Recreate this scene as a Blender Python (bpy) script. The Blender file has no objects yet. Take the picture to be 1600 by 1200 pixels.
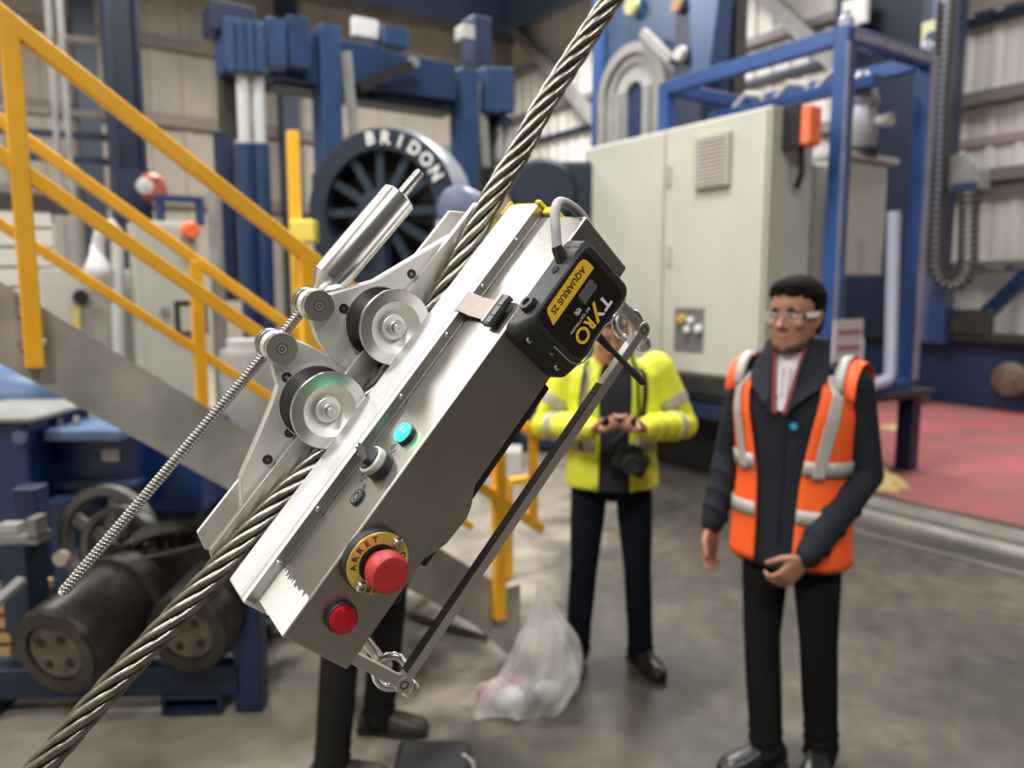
import bpy, math, random
from mathutils import Vector, Matrix, noise
random.seed(7)
V = Vector
# ------------------------------------------------------------------ camera
F = 1200.0; CAM_H = 1.72; PITCH = math.radians(7)
sc = bpy.context.scene; COL = sc.collection
cam_d = bpy.data.cameras.new('camera'); cam = bpy.data.objects.new('camera', cam_d); COL.objects.link(cam)
cam.location = (0, 0, CAM_H); cam.rotation_euler = (math.radians(83), 0, 0)
cam_d.sensor_width = 36; cam_d.lens = 27.0; cam_d.clip_start = 0.05; cam_d.clip_end = 200
cam_d.dof.use_dof = True; cam_d.dof.focus_distance = 0.81; cam_d.dof.aperture_fstop = 3.7
sc.camera = cam
sc.view_settings.view_transform = 'Standard'; sc.view_settings.look = 'None'
sc.view_settings.gamma = 1; sc.view_settings.use_curve_mapping = False
sc.view_settings.exposure = 0.0
sc.cycles.use_denoising = True
sc.cycles.max_bounces = 8; sc.cycles.diffuse_bounces = 4; sc.cycles.glossy_bounces = 4
sc.cycles.transmission_bounces = 6; sc.cycles.transparent_max_bounces = 8
sc.cycles.sample_clamp_indirect = 4.0; sc.cycles.caustics_reflective = False; sc.cycles.caustics_refractive = False
w = bpy.data.worlds.new('world'); sc.world = w; w.use_nodes = True
w.node_tree.nodes['Background'].inputs[0].default_value = (0.85, 0.92, 1, 1)
w.node_tree.nodes['Background'].inputs[1].default_value = 0.6
# hall axes: e1 runs along the long wall (away to the right), e2 across it (away to the left)
TH = math.radians(34)
E1 = V((math.cos(TH), math.sin(TH), 0)); E2 = V((-math.sin(TH), math.cos(TH), 0)); EZ = V((0, 0, 1))
CAM = V((0, 0, CAM_H))
def hall(s, t, z=0): return E1*s + E2*t + V((0, 0, z))
def ray(px, py):
    x = (px-800)/F; y = (600-py)/F
    return V((x, math.cos(PITCH)+y*math.sin(PITCH), y*math.cos(PITCH)-math.sin(PITCH)))
def at_s(px, py, s): r = ray(px, py); return CAM + r*(s/r.dot(E1))
def at_t(px, py, t): r = ray(px, py); return CAM + r*(t/r.dot(E2))
def at_z(px, py, z=0): r = ray(px, py); return CAM + r*((z-CAM_H)/r.z)
def at_y(px, py, Y): r = ray(px, py); return CAM + r*(Y/r.y)
# unseen lamps under the roof; some added to brighten the lid and camera-facing sides
def area(name, loc, sx, sy, power, col=(1, .98, .95)):
    l = bpy.data.lights.new(name, 'AREA'); l.shape = 'RECTANGLE'; l.size = sx; l.size_y = sy; l.energy = power; l.color = col
    o = bpy.data.objects.new(name, l); o.location = loc; o.rotation_euler = (0, 0, TH); COL.objects.link(o); return o
K = 0.85
for i, (s, t, p) in enumerate([(-5.5, 3.5, 800), (-3.2, 9.5, 700), (1.5, 3.5, 700), (3, 13, 900), (8.0, 8.5, 800), (11, 15, 900), (11, 3, 400), (-3.5, -3.5, 700), (2.5, -6, 450)]):
    area('hall_and_fill_lamp', hall(s, t, 8.6), 2.6, 1.3, p*K)

# ------------------------------------------------------------------ materials
MATS = {}
def nodes(m): return m.node_tree.nodes, m.node_tree.links
def mat(name, col, rough=.5, metal=0., noise_amt=.0, nscale=20., bump=.0, bscale=80., emit=None, estr=0., trans=0., alpha=1., spec=.5, stretch=None, coat=0., col2=None, detail=4, subsurf=0):
    if name in MATS: return MATS[name]
    m = bpy.data.materials.new(name); m.use_nodes = True; N, L = nodes(m); b = N['Principled BSDF']
    b.inputs['Base Color'].default_value = (*col, 1); b.inputs['Roughness'].default_value = rough; b.inputs['Metallic'].default_value = metal
    b.inputs['Specular IOR Level'].default_value = spec
    b.inputs['Coat Weight'].default_value = coat
    if subsurf: b.inputs['Subsurface Weight'].default_value = subsurf
    if trans: b.inputs['Transmission Weight'].default_value = trans
    if alpha < 1: b.inputs['Alpha'].default_value = alpha
    if emit: b.inputs['Emission Color'].default_value = (*emit, 1); b.inputs['Emission Strength'].default_value = estr
    tc = N.new('ShaderNodeTexCoord'); mp = N.new('ShaderNodeMapping'); L.new(tc.outputs['Object'], mp.inputs[0])
    if stretch: mp.inputs['Scale'].default_value = stretch
    if noise_amt > 0:
        nz = N.new('ShaderNodeTexNoise'); nz.inputs['Scale'].default_value = nscale; nz.inputs['Detail'].default_value = detail
        L.new(mp.outputs[0], nz.inputs['Vector'])
        rp = N.new('ShaderNodeValToRGB'); L.new(nz.outputs[0], rp.inputs[0])
        rp.color_ramp.elements[0].position = .3; rp.color_ramp.elements[1].position = .7
        c2 = col2 or tuple(c*(1-noise_amt) for c in col)
        rp.color_ramp.elements[0].color = (*c2, 1); rp.color_ramp.elements[1].color = (*(tuple(min(1, c*(1+noise_amt*.4)) for c in col) if not col2 else col), 1)
        L.new(rp.outputs[0], b.inputs['Base Color'])
        mr = N.new('ShaderNodeMapRange'); mr.inputs['To Min'].default_value = max(.02, rough*(1-noise_amt*.5)); mr.inputs['To Max'].default_value = min(1, rough*(1+noise_amt*.5))
        L.new(nz.outputs[0], mr.inputs[0]); L.new(mr.outputs[0], b.inputs['Roughness'])
    if bump > 0:
        n2 = N.new('ShaderNodeTexNoise'); n2.inputs['Scale'].default_value = bscale; n2.inputs['Detail'].default_value = 3
        L.new(mp.outputs[0], n2.inputs['Vector'])
        bp = N.new('ShaderNodeBump'); bp.inputs['Strength'].default_value = bump; bp.inputs['Distance'].default_value = .002
        L.new(n2.outputs[0], bp.inputs['Height']); L.new(bp.outputs[0], b.inputs['Normal'])
    MATS[name] = m; return m

ALU = mat('brushed_aluminium', (.90, .90, .89), .55, 1, .08, 9, .10, 60, stretch=(3, 12, 12))
STEEL = mat('brushed_steel', (.66, .64, .61), .42, 1, .12, 6, .08, 40, stretch=(2, 10, 10))
ARMM = mat('machined_aluminium', (.84, .82, .79), .55, 1, .08, 12, .05, 80)
STEELC = mat('cover_steel', (.44, .42, .39), .35, 1, .14, 10, .06, 150, detail=6)
TURN = mat('turned_aluminium', (.74, .74, .73), .24, 1, .05, 30)
CHROME = mat('chrome', (.80, .80, .80), .14, 1)
ZINC = mat('zinc_plated', (.75, .77, .77), .2, 1, .12, 60)
ROD = mat('threaded_steel', (.38, .37, .35), .25, 1)
RUB = mat('black_rubber', (.018, .018, .018), .38, 0, .1, 40)
PLAST = mat('black_plastic', (.022, .023, .024), .45, 0, .05, 60, .15, 700)
GLOSSB = mat('gloss_black_label', (.012, .010, .010), .22)
DARKB = mat('recess_black', (.008, .008, .008), .7)
YLAB = mat('yellow_label', (.86, .52, .03), .35)
YRING = mat('estop_yellow_plate', (.72, .55, .12), .3, .35, .08, 60)
REDP = mat('estop_red', (.43, .028, .028), .5, 0, .08, 100)
REDL = mat('red_lens', (.42, .0, .012), .12, coat=.5)
GREENL = mat('green_lens', (.05, .7, .45), .2, emit=(.015, .80, .30), estr=3.2)
WHITEP = mat('white_plastic', (.72, .70, .66), .35)
WHITE = mat('white_print', (.75, .75, .75), .5)
GPRINT = mat('grey_print', (.35, .33, .33), .5)
BPRINT = mat('black_print', (.02, .02, .02), .5)
YPRINT = mat('amber_print', (.88, .55, .03), .4)
GREYC = mat('grey_cable_jacket', (.42, .41, .42), .5, 0, .1, 30)
RIBB = mat('ribbon_cable', (.60, .52, .49), .5, 0, .06, 60)
YBUMP = mat('yellow_polyurethane', (.93, .70, .02), .4)
YEL = mat('yellow_paint', (1.0, .50, .028), .42, 0, .10, 6, .05, 50)
CONC = mat('concrete_floor', (.14, .12, .10), .55, 0, .45, .9)
BLUE = mat('blue_paint', (.011, .035, .11), .45, 0, .25, 4)
BLUEL = mat('light_blue_paint', (.024, .062, .16), .4, 0, .2, 5)
NAVY = mat('navy_paint', (.009, .022, .058), .45, 0, .3, 4)
SKYB = mat('pale_blue_paint', (.10, .17, .32), .35, 0, .2, 5)
GALV = mat('galvanised_steel', (.38, .365, .33), .6, 0, .35, 5, .2, 40)
BEIGE = mat('beige_enamel', (.55, .55, .465), .45, 0, .06, 2)
BEIGED = mat('grey_beige_panel', (.46, .43, .38), .5, 0, .1, 3)
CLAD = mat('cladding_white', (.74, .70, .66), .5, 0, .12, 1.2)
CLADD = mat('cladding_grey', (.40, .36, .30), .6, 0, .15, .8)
CLADB = mat('cladding_brown', (.22, .18, .16), .6, 0, .15, 1)
DGREY = mat('dark_grey_steel', (.045, .045, .045), .5, .3, .3, 6)
IRON = mat('oily_black_iron', (.05, .043, .038), .42, .5, .5, 9, .3, 40)
RUST = mat('rusty_hub', (.12, .09, .065), .8, 0, .7, 11)
GREY = mat('mid_grey_paint', (.28, .28, .27), .5, .2, .2, 5)
LGREY = mat('light_grey_paint', (.52, .52, .5), .45, 0, .1, 5)
ORANGE = mat('orange_lamp', (.80, .16, .05), .35)
WOOD = mat('pale_timber', (.55, .33, .15), .7, 0, .25, 12, stretch=(1, 8, 8))
BOARD = mat('yellow_rag', (.52, .38, .15), .8, 0, .3, 15)
SKIN1 = mat('skin_brown', (.34, .165, .095), .5, 0, .08, 30, subsurf=.05)
SKIN2 = mat('skin_pink', (.60, .30, .22), .5, 0, .08, 30, subsurf=.05)
HAIR = mat('black_hair', (.005, .0045, .0045), .85, 0, .3, 200, .4, 300, spec=.15)
HAIRG = mat('grey_hair', (.12, .11, .1), .6, 0, .3, 200, .4, 300)
JACK = mat('dark_navy_softshell', (.017, .020, .028), .8, 0, .15, 8, .25, 25, spec=.2)
TROU = mat('black_trouser_cloth', (.007, .007, .0075), .9, 0, .2, 10, .2, 30, spec=.15)
TROU2 = mat('navy_trouser_cloth', (.006, .008, .015), .9, 0, .2, 10, .2, 30, spec=.15)
TROU3 = mat('dark_work_trousers', (.014, .013, .012), .9, 0, .3, 10, .2, 30, spec=.15)
SHOE = mat('black_leather', (.018, .018, .018), .3, 0, .1, 20)
BOOT3 = mat('worn_brown_leather', (.05, .042, .034), .5, 0, .3, 20)
HVO = mat('hi_vis_orange', (.95, .12, .015), .6, 0, .06, 10, emit=(1, .1, .01), estr=.0)
HVY = mat('hi_vis_yellow', (.78, .83, .05), .6, 0, .08, 10)
REFL = mat('reflective_tape', (.42, .41, .38), .4, .1, .08, 20)
SHIRT = mat('white_shirt', (.62, .58, .58), .7)
REDLIN = mat('red_lining', (.22, .04, .035), .7)
LENS = mat('clear_lens', (.8, .85, .85), .05, alpha=.07)
EYEW = mat('eye_white', (.6, .57, .54), .3)
EYED = mat('eye_iris', (.02, .012, .01), .2)
LIP = mat('lip', (.36, .15, .12), .5)
REDFL = mat('red_floor_paint', (.44, .105, .115), .6, 0, .5, 1.3, col2=(.26, .12, .11))
KERB = mat('worn_track_steel', (.19, .175, .155), .5, .2, .35, 3)
PAD = mat('pale_concrete', (.36, .32, .265), .7, 0, .35, 1.6, .3, 30)
# the rope is coloured darker in its wire valleys and towards its core
ROPE = mat('rope_wire_steel', (.60, .56, .47), .30, .95, .35, 60)
# floor: large dusty mottling
def floor_mat():
    m = CONC; N, L = nodes(m); b = N['Principled BSDF']
    for n in list(N):
        if n.bl_idname in ('ShaderNodeTexNoise', 'ShaderNodeValToRGB', 'ShaderNodeMapRange'): N.remove(n)
    tc = [n for n in N if n.bl_idname == 'ShaderNodeTexCoord'][0]
    a = N.new('ShaderNodeTexNoise'); a.inputs['Scale'].default_value = 1.1; a.inputs['Detail'].default_value = 8; a.inputs['Roughness'].default_value = .62
    L.new(tc.outputs['Object'], a.inputs['Vector'])
    r = N.new('ShaderNodeValToRGB'); L.new(a.outputs[0], r.inputs[0]); e = r.color_ramp.elements
    e[0].position = .33; e[0].color = (.050, .044, .038, 1); e[1].position = .68; e[1].color = (.135, .115, .086, 1)
    c = e.new(.5); c.color = (.078, .068, .055, 1)
    d = N.new('ShaderNodeTexNoise'); d.inputs['Scale'].default_value = 9; d.inputs['Detail'].default_value = 6
    L.new(tc.outputs['Object'], d.inputs['Vector'])
    r2 = N.new('ShaderNodeValToRGB'); L.new(d.outputs[0], r2.inputs[0]); e2 = r2.color_ramp.elements
    e2[0].position = .35; e2[0].color = (.72, .72, .72, 1); e2[1].position = .72; e2[1].color = (1.25, 1.22, 1.15, 1)
    mx = N.new('ShaderNodeMix'); mx.data_type = 'RGBA'; mx.blend_type = 'MULTIPLY'; mx.inputs[0].default_value = 1
    L.new(r.outputs[0], mx.inputs[6]); L.new(r2.outputs[0], mx.inputs[7]); L.new(mx.outputs[2], b.inputs['Base Color'])
    g0, g1 = at_z(800, 975), at_z(620, 1230); d = (g1-g0).normalized(); nn = V((d.y, -d.x, 0)); nn = -nn if nn.dot(at_z(100, 1150)-g0) < 0 else nn
    dt = N.new('ShaderNodeVectorMath'); dt.operation = 'DOT_PRODUCT'; L.new(tc.outputs['Object'], dt.inputs[0]); dt.inputs[1].default_value = nn
    w2 = N.new('ShaderNodeTexNoise'); w2.inputs['Scale'].default_value = 2.2; w2.inputs['Detail'].default_value = 7; L.new(tc.outputs['Object'], w2.inputs['Vector'])
    ad = N.new('ShaderNodeMath'); ad.operation = 'MULTIPLY_ADD'; L.new(w2.outputs[0], ad.inputs[0]); ad.inputs[1].default_value = 1.3; L.new(dt.outputs['Value'], ad.inputs[2])
    mk_ = N.new('ShaderNodeMapRange'); mk_.interpolation_type = 'SMOOTHSTEP'; c_ = g0.dot(nn)+.65; mk_.inputs['From Min'].default_value = c_-.35; mk_.inputs['From Max'].default_value = c_+.35; L.new(ad.outputs[0], mk_.inputs[0])
    m2 = N.new('ShaderNodeMix'); m2.data_type = 'RGBA'; L.new(mk_.outputs[0], m2.inputs[0]); L.new(mx.outputs[2], m2.inputs[6])
    r3 = N.new('ShaderNodeValToRGB'); L.new(w2.outputs[0], r3.inputs[0]); r3.color_ramp.elements[0].position = .32; r3.color_ramp.elements[0].color = (.17, .145, .115, 1); r3.color_ramp.elements[1].position = .6; r3.color_ramp.elements[1].color = (.36, .32, .26, 1)
    L.new(r3.outputs[0], m2.inputs[7]); L.new(m2.outputs[2], b.inputs['Base Color'])
    mr = N.new('ShaderNodeMapRange'); mr.inputs['To Min'].default_value = .45; mr.inputs['To Max'].default_value = .75
    L.new(a.outputs[0], mr.inputs[0]); L.new(mr.outputs[0], b.inputs['Roughness'])
floor_mat()

# ------------------------------------------------------------------ mesh builder
def frame(ax, up=None):
    ax = V(ax).normalized(); up = V(up) if up is not None else (V((0, 0, 1)) if abs(ax.z) < .95 else V((1, 0, 0)))
    x = up.cross(ax)
    if x.length < 1e-6: x = V((1, 0, 0)).cross(ax)
    x.normalize(); y = ax.cross(x).normalized(); return x, y, ax
class MB:
    def __init__(s): s.v = []; s.f = []; s.m = []; s.cm = 0
    def add(s, vs, fs, M=None):
        o = len(s.v)
        for p in vs:
            p = V(p); s.v.append(tuple(M @ p if M is not None else p))
        for f in fs: s.f.append(tuple(i+o for i in f)); s.m.append(s.cm)
        return s
    def box(s, lo, hi, M=None):
        (a, b, c), (d, e, g) = lo, hi
        return s.add([(a,b,c),(d,b,c),(d,e,c),(a,e,c),(a,b,g),(d,b,g),(d,e,g),(a,e,g)], [(0,3,2,1),(4,5,6,7),(0,1,5,4),(1,2,6,5),(2,3,7,6),(3,0,4,7)], M)
    def hbox(s, s0, s1, t0, t1, z0, z1):   # box in hall axes
        P = [hall(a, b, c) for c in (z0, z1) for a, b in ((s0,t0),(s1,t0),(s1,t1),(s0,t1))]
        return s.add(P, [(0,3,2,1),(4,5,6,7),(0,1,5,4),(1,2,6,5),(2,3,7,6),(3,0,4,7)])
    def bar(s, p, q, wd, ht, up=None):     # rectangular bar between two points; wd across, ht along up
        p, q = V(p), V(q); x, y, z = frame(q-p, up)
        P = [b + x*(i*wd/2) + y*(j*ht/2) for b in (p, q) for i, j in ((-1,-1),(1,-1),(1,1),(-1,1))]
        return s.add(P, [(0,3,2,1),(4,5,6,7),(0,1,5,4),(1,2,6,5),(2,3,7,6),(3,0,4,7)])
    def prism(s, poly, fn, lo, hi):        # poly 2D, fn(a,b,h)->point
        n = len(poly); P = [fn(a, b, lo) for a, b in poly] + [fn(a, b, hi) for a, b in poly]
        return s.add(P, [tuple(reversed(range(n))), tuple(range(n, 2*n))] + [(i, (i+1) % n, n+(i+1) % n, n+i) for i in range(n)])
    def lathe(s, prof, base, axis, n=32, up=None, arc=None):  # prof [(r,h)]
        x, y, z = frame(axis, up); base = V(base); P = []; Fc = []
        for r, h in prof:
            for k in range(n):
                a = 2*math.pi*k/n; P.append(base + z*h + (x*math.cos(a) + y*math.sin(a))*max(r, 1e-5))
        for i in range(len(prof)-1):
            for k in range(n): k2 = (k+1) % n; Fc.append((i*n+k, i*n+k2, (i+1)*n+k2, (i+1)*n+k))
        ring = tuple(prof[0]) == tuple(prof[-1])
        if prof[0][0] > 1e-4 and not ring: Fc.append(tuple(reversed(range(n))))
        if prof[-1][0] > 1e-4 and not ring: Fc.append(tuple((len(prof)-1)*n+k for k in range(n)))
        return s.add(P, Fc)
    def cyl(s, p, q, r, n=20, r2=None):
        p, q = V(p), V(q); L_ = (q-p).length
        return s.lathe([(r, 0), (r if r2 is None else r2, L_)], p, q-p, n)
    def tube(s, pts, r, n=10, closed=False):
        pts = [V(p) for p in pts]; R = r if isinstance(r, (list, tuple)) else [r]*len(pts); P = []; Fc = []
        prev = None; m = len(pts)
        for i, p in enumerate(pts):
            if closed: d = pts[(i+1) % m]-pts[i-1]
            else: d = pts[min(i+1, m-1)]-pts[max(i-1, 0)]
            d.normalize()
            if prev is None: x, y, _ = frame(d)
            else:
                x = prev - d*prev.dot(d); x = x.normalized() if x.length > 1e-6 else frame(d)[0]; y = d.cross(x)
            prev = x
            for k in range(n): a = 2*math.pi*k/n; P.append(p + (x*math.cos(a)+y*math.sin(a))*R[i])
        for i in range(m if closed else m-1):
            j = (i+1) % m
            for k in range(n): k2 = (k+1) % n; Fc.append((i*n+k, i*n+k2, j*n+k2, j*n+k))
        if not closed: Fc += [tuple(reversed(range(n))), tuple((m-1)*n+k for k in range(n))]
        return s.add(P, Fc)
    def loft(s, rings, n=20, power=2.0):   # rings: (center, xaxis, yaxis)
        P = []; Fc = []
        for c, x, y in rings:
            c, x, y = V(c), V(x), V(y)
            for k in range(n):
                a = 2*math.pi*k/n; ca, sa = math.cos(a), math.sin(a); e = 2/power
                P.append(c + x*(math.copysign(abs(ca)**e, ca)) + y*(math.copysign(abs(sa)**e, sa)))
        m = len(rings)
        for i in range(m-1):
            for k in range(n): k2 = (k+1) % n; Fc.append((i*n+k, i*n+k2, (i+1)*n+k2, (i+1)*n+k))
        Fc += [tuple(reversed(range(n))), tuple((m-1)*n+k for k in range(n))]
        return s.add(P, Fc)
    def ell(s, c, r, M=None, n=16):
        c = V(c); m = n//2; prof = [(math.sin(math.pi*i/m), -math.cos(math.pi*i/m)) for i in range(m+1)]
        t = MB(); t.lathe([(max(a, 1e-4), b) for a, b in prof], (0,0,0), (0,0,1), n)
        R = V(r)
        vs = [V((p[0]*R.x, p[1]*R.y, p[2]*R.z)) for p in t.v]
        if M is not None: vs = [M.to_3x3() @ p for p in vs]
        return s.add([p+c for p in vs], t.f)
    def text(s, body, size, M, extrude=.0002, align='LEFT', bold=0.0, sx=1.0):
        cu = bpy.data.curves.new('t', 'FONT'); cu.body = body; cu.size = size; cu.extrude = extrude; cu.align_x = align; cu.offset = bold; cu.resolution_u = 3
        ob = bpy.data.objects.new('t', cu); COL.objects.link(ob); bpy.context.view_layer.update()
        me = bpy.data.meshes.new_from_object(ob.evaluated_get(bpy.context.evaluated_depsgraph_get()))
        s.add([(p.co.x*sx, p.co.y, p.co.z) for p in me.vertices], [tuple(p.vertices) for p in me.polygons], M)
        bpy.data.objects.remove(ob); bpy.data.curves.remove(cu); bpy.data.meshes.remove(me); return s
    def obj(s, name, mats, parent=None, smooth=None, bevel=0, seg=2, remesh=0, relax=0, subd=0, solid=0):
        me = bpy.data.meshes.new(name); me.from_pydata(s.v, [], s.f); me.validate()
        mats = mats if isinstance(mats, (list, tuple)) else [mats]
        for m in mats: me.materials.append(m)
        if len(mats) > 1 and len(s.m) == len(me.polygons): me.polygons.foreach_set('material_index', s.m)
        if smooth is not None:
            me.polygons.foreach_set('use_smooth', [True]*len(me.polygons)); me.set_sharp_from_angle(angle=math.radians(smooth))
        o = bpy.data.objects.new(name, me); COL.objects.link(o)
        if parent is not None: o.parent = parent
        if remesh:
            r = o.modifiers.new('remesh', 'REMESH'); r.mode = 'VOXEL'; r.voxel_size = remesh; r.use_smooth_shade = True
            if relax: q = o.modifiers.new('relax', 'SMOOTH'); q.factor = .5; q.iterations = relax
        if solid: q = o.modifiers.new('thick', 'SOLIDIFY'); q.thickness = solid; q.offset = 1
        if bevel: q = o.modifiers.new('bevel', 'BEVEL'); q.width = bevel; q.segments = seg; q.limit_method = 'ANGLE'; q.angle_limit = math.radians(40); q.harden_normals = False
        if subd: q = o.modifiers.new('sub', 'SUBSURF'); q.levels = subd; q.render_levels = subd
        me.update(); return o
def tag(o, label, cat=None, group=None, kind=None):
    if label: o['label'] = label
    if cat: o['category'] = cat
    if group: o['group'] = group
    if kind: o['kind'] = kind
    return o
def thing(name, label, cat, M=None, group=None):
    o = bpy.data.objects.new(name, None); o.empty_display_size = .05; COL.objects.link(o)
    if M is not None: o.matrix_world = M if isinstance(M, Matrix) else Matrix.Translation(M)
    tag(o, label, cat, group); return o
def wpart(mb, name, mats, root, **k):   # mesh given in world coordinates, under a root placed elsewhere
    Mi = root.matrix_basis.inverted() if root.parent is None else (root.parent.matrix_basis @ root.matrix_basis).inverted()
    mb.v = [tuple(Mi @ V(p)) for p in mb.v]; return mb.obj(name, mats, root, **k)
def rrect(x0, x1, y0, y1, r, n=5):
    P = []
    for cx, cy, a0 in ((x1-r, y1-r, 0), (x0+r, y1-r, 90), (x0+r, y0+r, 180), (x1-r, y0+r, 270)):
        for i in range(n+1): a = math.radians(a0+90*i/n); P.append((cx+r*math.cos(a), cy+r*math.sin(a)))
    return P
def struct(mb, name, m, **k): return tag(mb.obj(name, m, **k), None, None, None, 'structure')

# ================================================================== SETTING
SW, TB = 14.0, 20.8           # right wall, back wall
S0, T0 = -9.0, -10.0          # left and front walls, out of the picture
ZC = 10.8
struct(MB().hbox(S0-.3, SW+.3, T0-.3, TB+.3, -.2, 0), 'floor', CONC)
# back wall: profiled sheets with girts
def clad_wall(name, p0, p1, z0, z1, inward, m1, sheet, rib=.0):
    """sheets with shallow vertical ribs, real relief"""
    mb = MB(); d = (p1-p0); L_ = d.length; d.normalize(); n = int(L_/sheet)
    prof = []
    for i in range(n):
        a = i*sheet
        prof += [(a, 0), (a+sheet*.62, 0), (a+sheet*.70, .04), (a+sheet*.92, .04)]
    prof.append((L_, 0))
    P = [p0 + d*a + inward*h + EZ*z for z in (z0, z1) for a, h in prof]; k = len(prof)
    mb.add(P, [(i, i+1, k+i+1, k+i) for i in range(k-1)])
    return struct(mb, name, m1)
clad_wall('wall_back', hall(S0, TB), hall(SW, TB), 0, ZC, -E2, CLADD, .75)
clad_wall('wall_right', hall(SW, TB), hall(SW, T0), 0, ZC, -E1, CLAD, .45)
struct(MB().hbox(S0-.2, S0, T0, TB, 0, ZC), 'wall_left', CLADD)
struct(MB().hbox(S0, SW, T0-.2, T0, 0, ZC), 'wall_front', mat('dark_block_wall', (.07, .065, .06), .8, 0, .2, 2))  # unseen wall, coloured dark so the cover steel reflects dark
struct(MB().hbox(S0, SW, T0, TB, ZC, ZC+.1), 'ceiling', mat('roof_liner', (.48, .47, .45), .6, 0, .1, 1))
# girts, runway beams, braces
n_ = 1
def trim(mb, m, **k):
    global n_
    o = struct(mb, 'trim_%d' % n_, m, **k); n_ += 1; return o
for z in (3.9, 5.8, 7.6, 9.4): trim(MB().hbox(S0, SW, TB-.22, TB-.05, z-.14, z+.14), CLADB)
for z, h in ((2.15, .04), (3.60, .10), (4.88, .10), (6.95, .08), (8.3, .1)): trim(MB().hbox(SW-.25, SW-.05, T0, TB, z-h, z+h), mat('grey_girt', (.20, .18, .18), .5, 0, .1, 2))
trim(MB().hbox(SW-.2, SW-.05, T0, TB, 6.08, 6.20), NAVY)
trim(MB().hbox(SW-.062, SW-.044, T0, TB, 3.2, 3.48), mat('cladding_band', (.36, .29, .27), .6)); trim(MB().hbox(SW-.062, SW-.044, T0, TB, 4.12, 4.26), MATS['cladding_band']); trim(MB().hbox(SW-.062, SW-.044, T0, 9, 6.3, 6.9), MATS['cladding_band'])
zr = at_t(790, 47, TB-.6).z; trim(MB().hbox(S0, SW-.3, TB-.6, TB-.25, zr, zr+.95), SKYB); trim(MB().hbox(SW-.6, SW-.3, T0, TB-.6, zr, zr+.95), SKYB)
trim(MB().bar(hall(SW-.35, 20.2, 9.6), hall(SW-.35, 14.4, 4.6), .28, .28), GREY)
trim(MB().bar(hall(SW-.35, 8.6, 5.4), hall(SW-.35, 12.6, 9.4), .22, .3), GREY)
trim(MB().bar(at_s(1515, 515, 13.6), at_s(1610, 425, 13.6), .2, .2), BLUE)
for s, t in ((1.9, 20.1), (6.5, 20.1)): trim(MB().hbox(s, s+.45, t, t+.4, 0, ZC), NAVY)
# panel joints on left part of the back wall: pilasters
for s in (-1.2, -.1): trim(MB().hbox(s, s+.12, TB-.16, TB-.06, 0, ZC), CLADB)
# red painted bay and its steel track
def slab(pts, z0, z1): return MB().prism([(p.x, p.y) for p in pts], lambda a, b, h: V((a, b, h)), z0, z1)
red = [at_z(1345, 762), at_z(1420, 785), at_z(1640, 832), hall(9.5, -3), hall(12.6, -3), hall(12.6, 8.6), hall(7.0, 8.6)]
trim(slab(red, 0.0, .012), REDFL)
def strip(px0, px1, wdt, h, m):
    a, b = at_z(*px0), at_z(*px1); d = (b-a).normalized(); a = a-d*.8; b = b+d*2.5
    trim(MB().bar(a+EZ*h/2, b+EZ*h/2, wdt, h, EZ), m)
strip((1400, 795), (1600, 843), .26, .022, mat('track_pale', (.27, .25, .22), .6, 0, .3, 4))
strip((1400, 818), (1600, 868), .16, .03, mat('track_light', (.36, .34, .30), .5, .1, .3, 4))
strip((1400, 833), (1600, 882), .07, .05, KERB)
strip((1400, 848), (1600, 900), .05, .014, KERB)
# concrete kerb slab at the stair foot
trim(slab([at_z(560, 905), at_z(640, 965), at_z(762, 1003), at_z(772, 980), at_z(700, 925)], 0.0, .035), PAD)

# ================================================================== STAIRS (plane of the near stringer t=2.85)
def stz(s): return 1.74-.752*(s-.03)       # top of the near stringer
TN, TF = 2.85, 3.65
stair = thing('metal_staircase', 'grey galvanised staircase descending to the right behind the cable robot', 'staircase', hall(1.95, 3.2, 0))
for nm, t in (('stringer', TN), ('stringer', TF)):
    fn = (lambda tt: (lambda a, b, h: hall(a, tt+h, b)))(t)
    s_a, s_b = -2.3, 1.97
    poly = [(s_a, stz(s_a)-.26), (1.72, stz(1.72)-.26), (1.90, .014), (1.97, .014), (1.97, stz(1.88)), (1.88, stz(1.88)), (s_a, stz(s_a))]
    o = wpart(MB().prism(poly, fn, 0, .012), nm, GALV, stair, bevel=.002)
    m = MB()
    for off in (0, -.25):
        m.bar(hall(s_a, t+.03, stz(s_a)+off-.005), hall(1.86, t+.03, stz(1.86)+off-.005), .06, .012, EZ)
    wpart(m, 'flange', GALV, stair)
for k in range(13):
    s = 1.72-k*.27; z = stz(s)-.13
    if s < -1.6: break
    tr = wpart(MB().hbox(s-.13, s+.13, TN+.06, TF, z-.03, z), 'tread', DGREY, stair)
    m = MB().hbox(s+.13, s+.145, TN+.06, TF, z-.045, z+.004); Mi = stair.matrix_basis.inverted(); m.v = [tuple(Mi @ V(p)) for p in m.v]
    m.obj('nosing', LGREY, tr)
for s, dz in ((.30, .0), (.30, -.07), (.86, -.03), (.08, -.11), (.08, -.19)):
    pass
for (px, py) in ((31, 467), (31, 488), (35, 540), (68, 535)):
    p = at_t(px, py, TN-.004); wpart(MB().lathe([(.013, 0), (.013, .012), (.006, .014), (.006, .02)], p, -E2, 8), 'bolt', ZINC, stair)
def R(t, ss, zz): return hall(ss, t, zz)
near = thing('handrail', 'yellow square post handrail on the near side of the staircase', 'handrail', hall(1.83, TN, .2))
tp = TN-.03
railtop = lambda s: 2.51-.752*(s-.10); railmid = lambda s: 2.07-.752*(s-.12)
wpart(MB().bar(R(tp, -2.3, railtop(-2.3)), R(tp, 2.02, railtop(2.02)), .05, .052, EZ), 'top_rail', YEL, near, bevel=.006)
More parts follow.
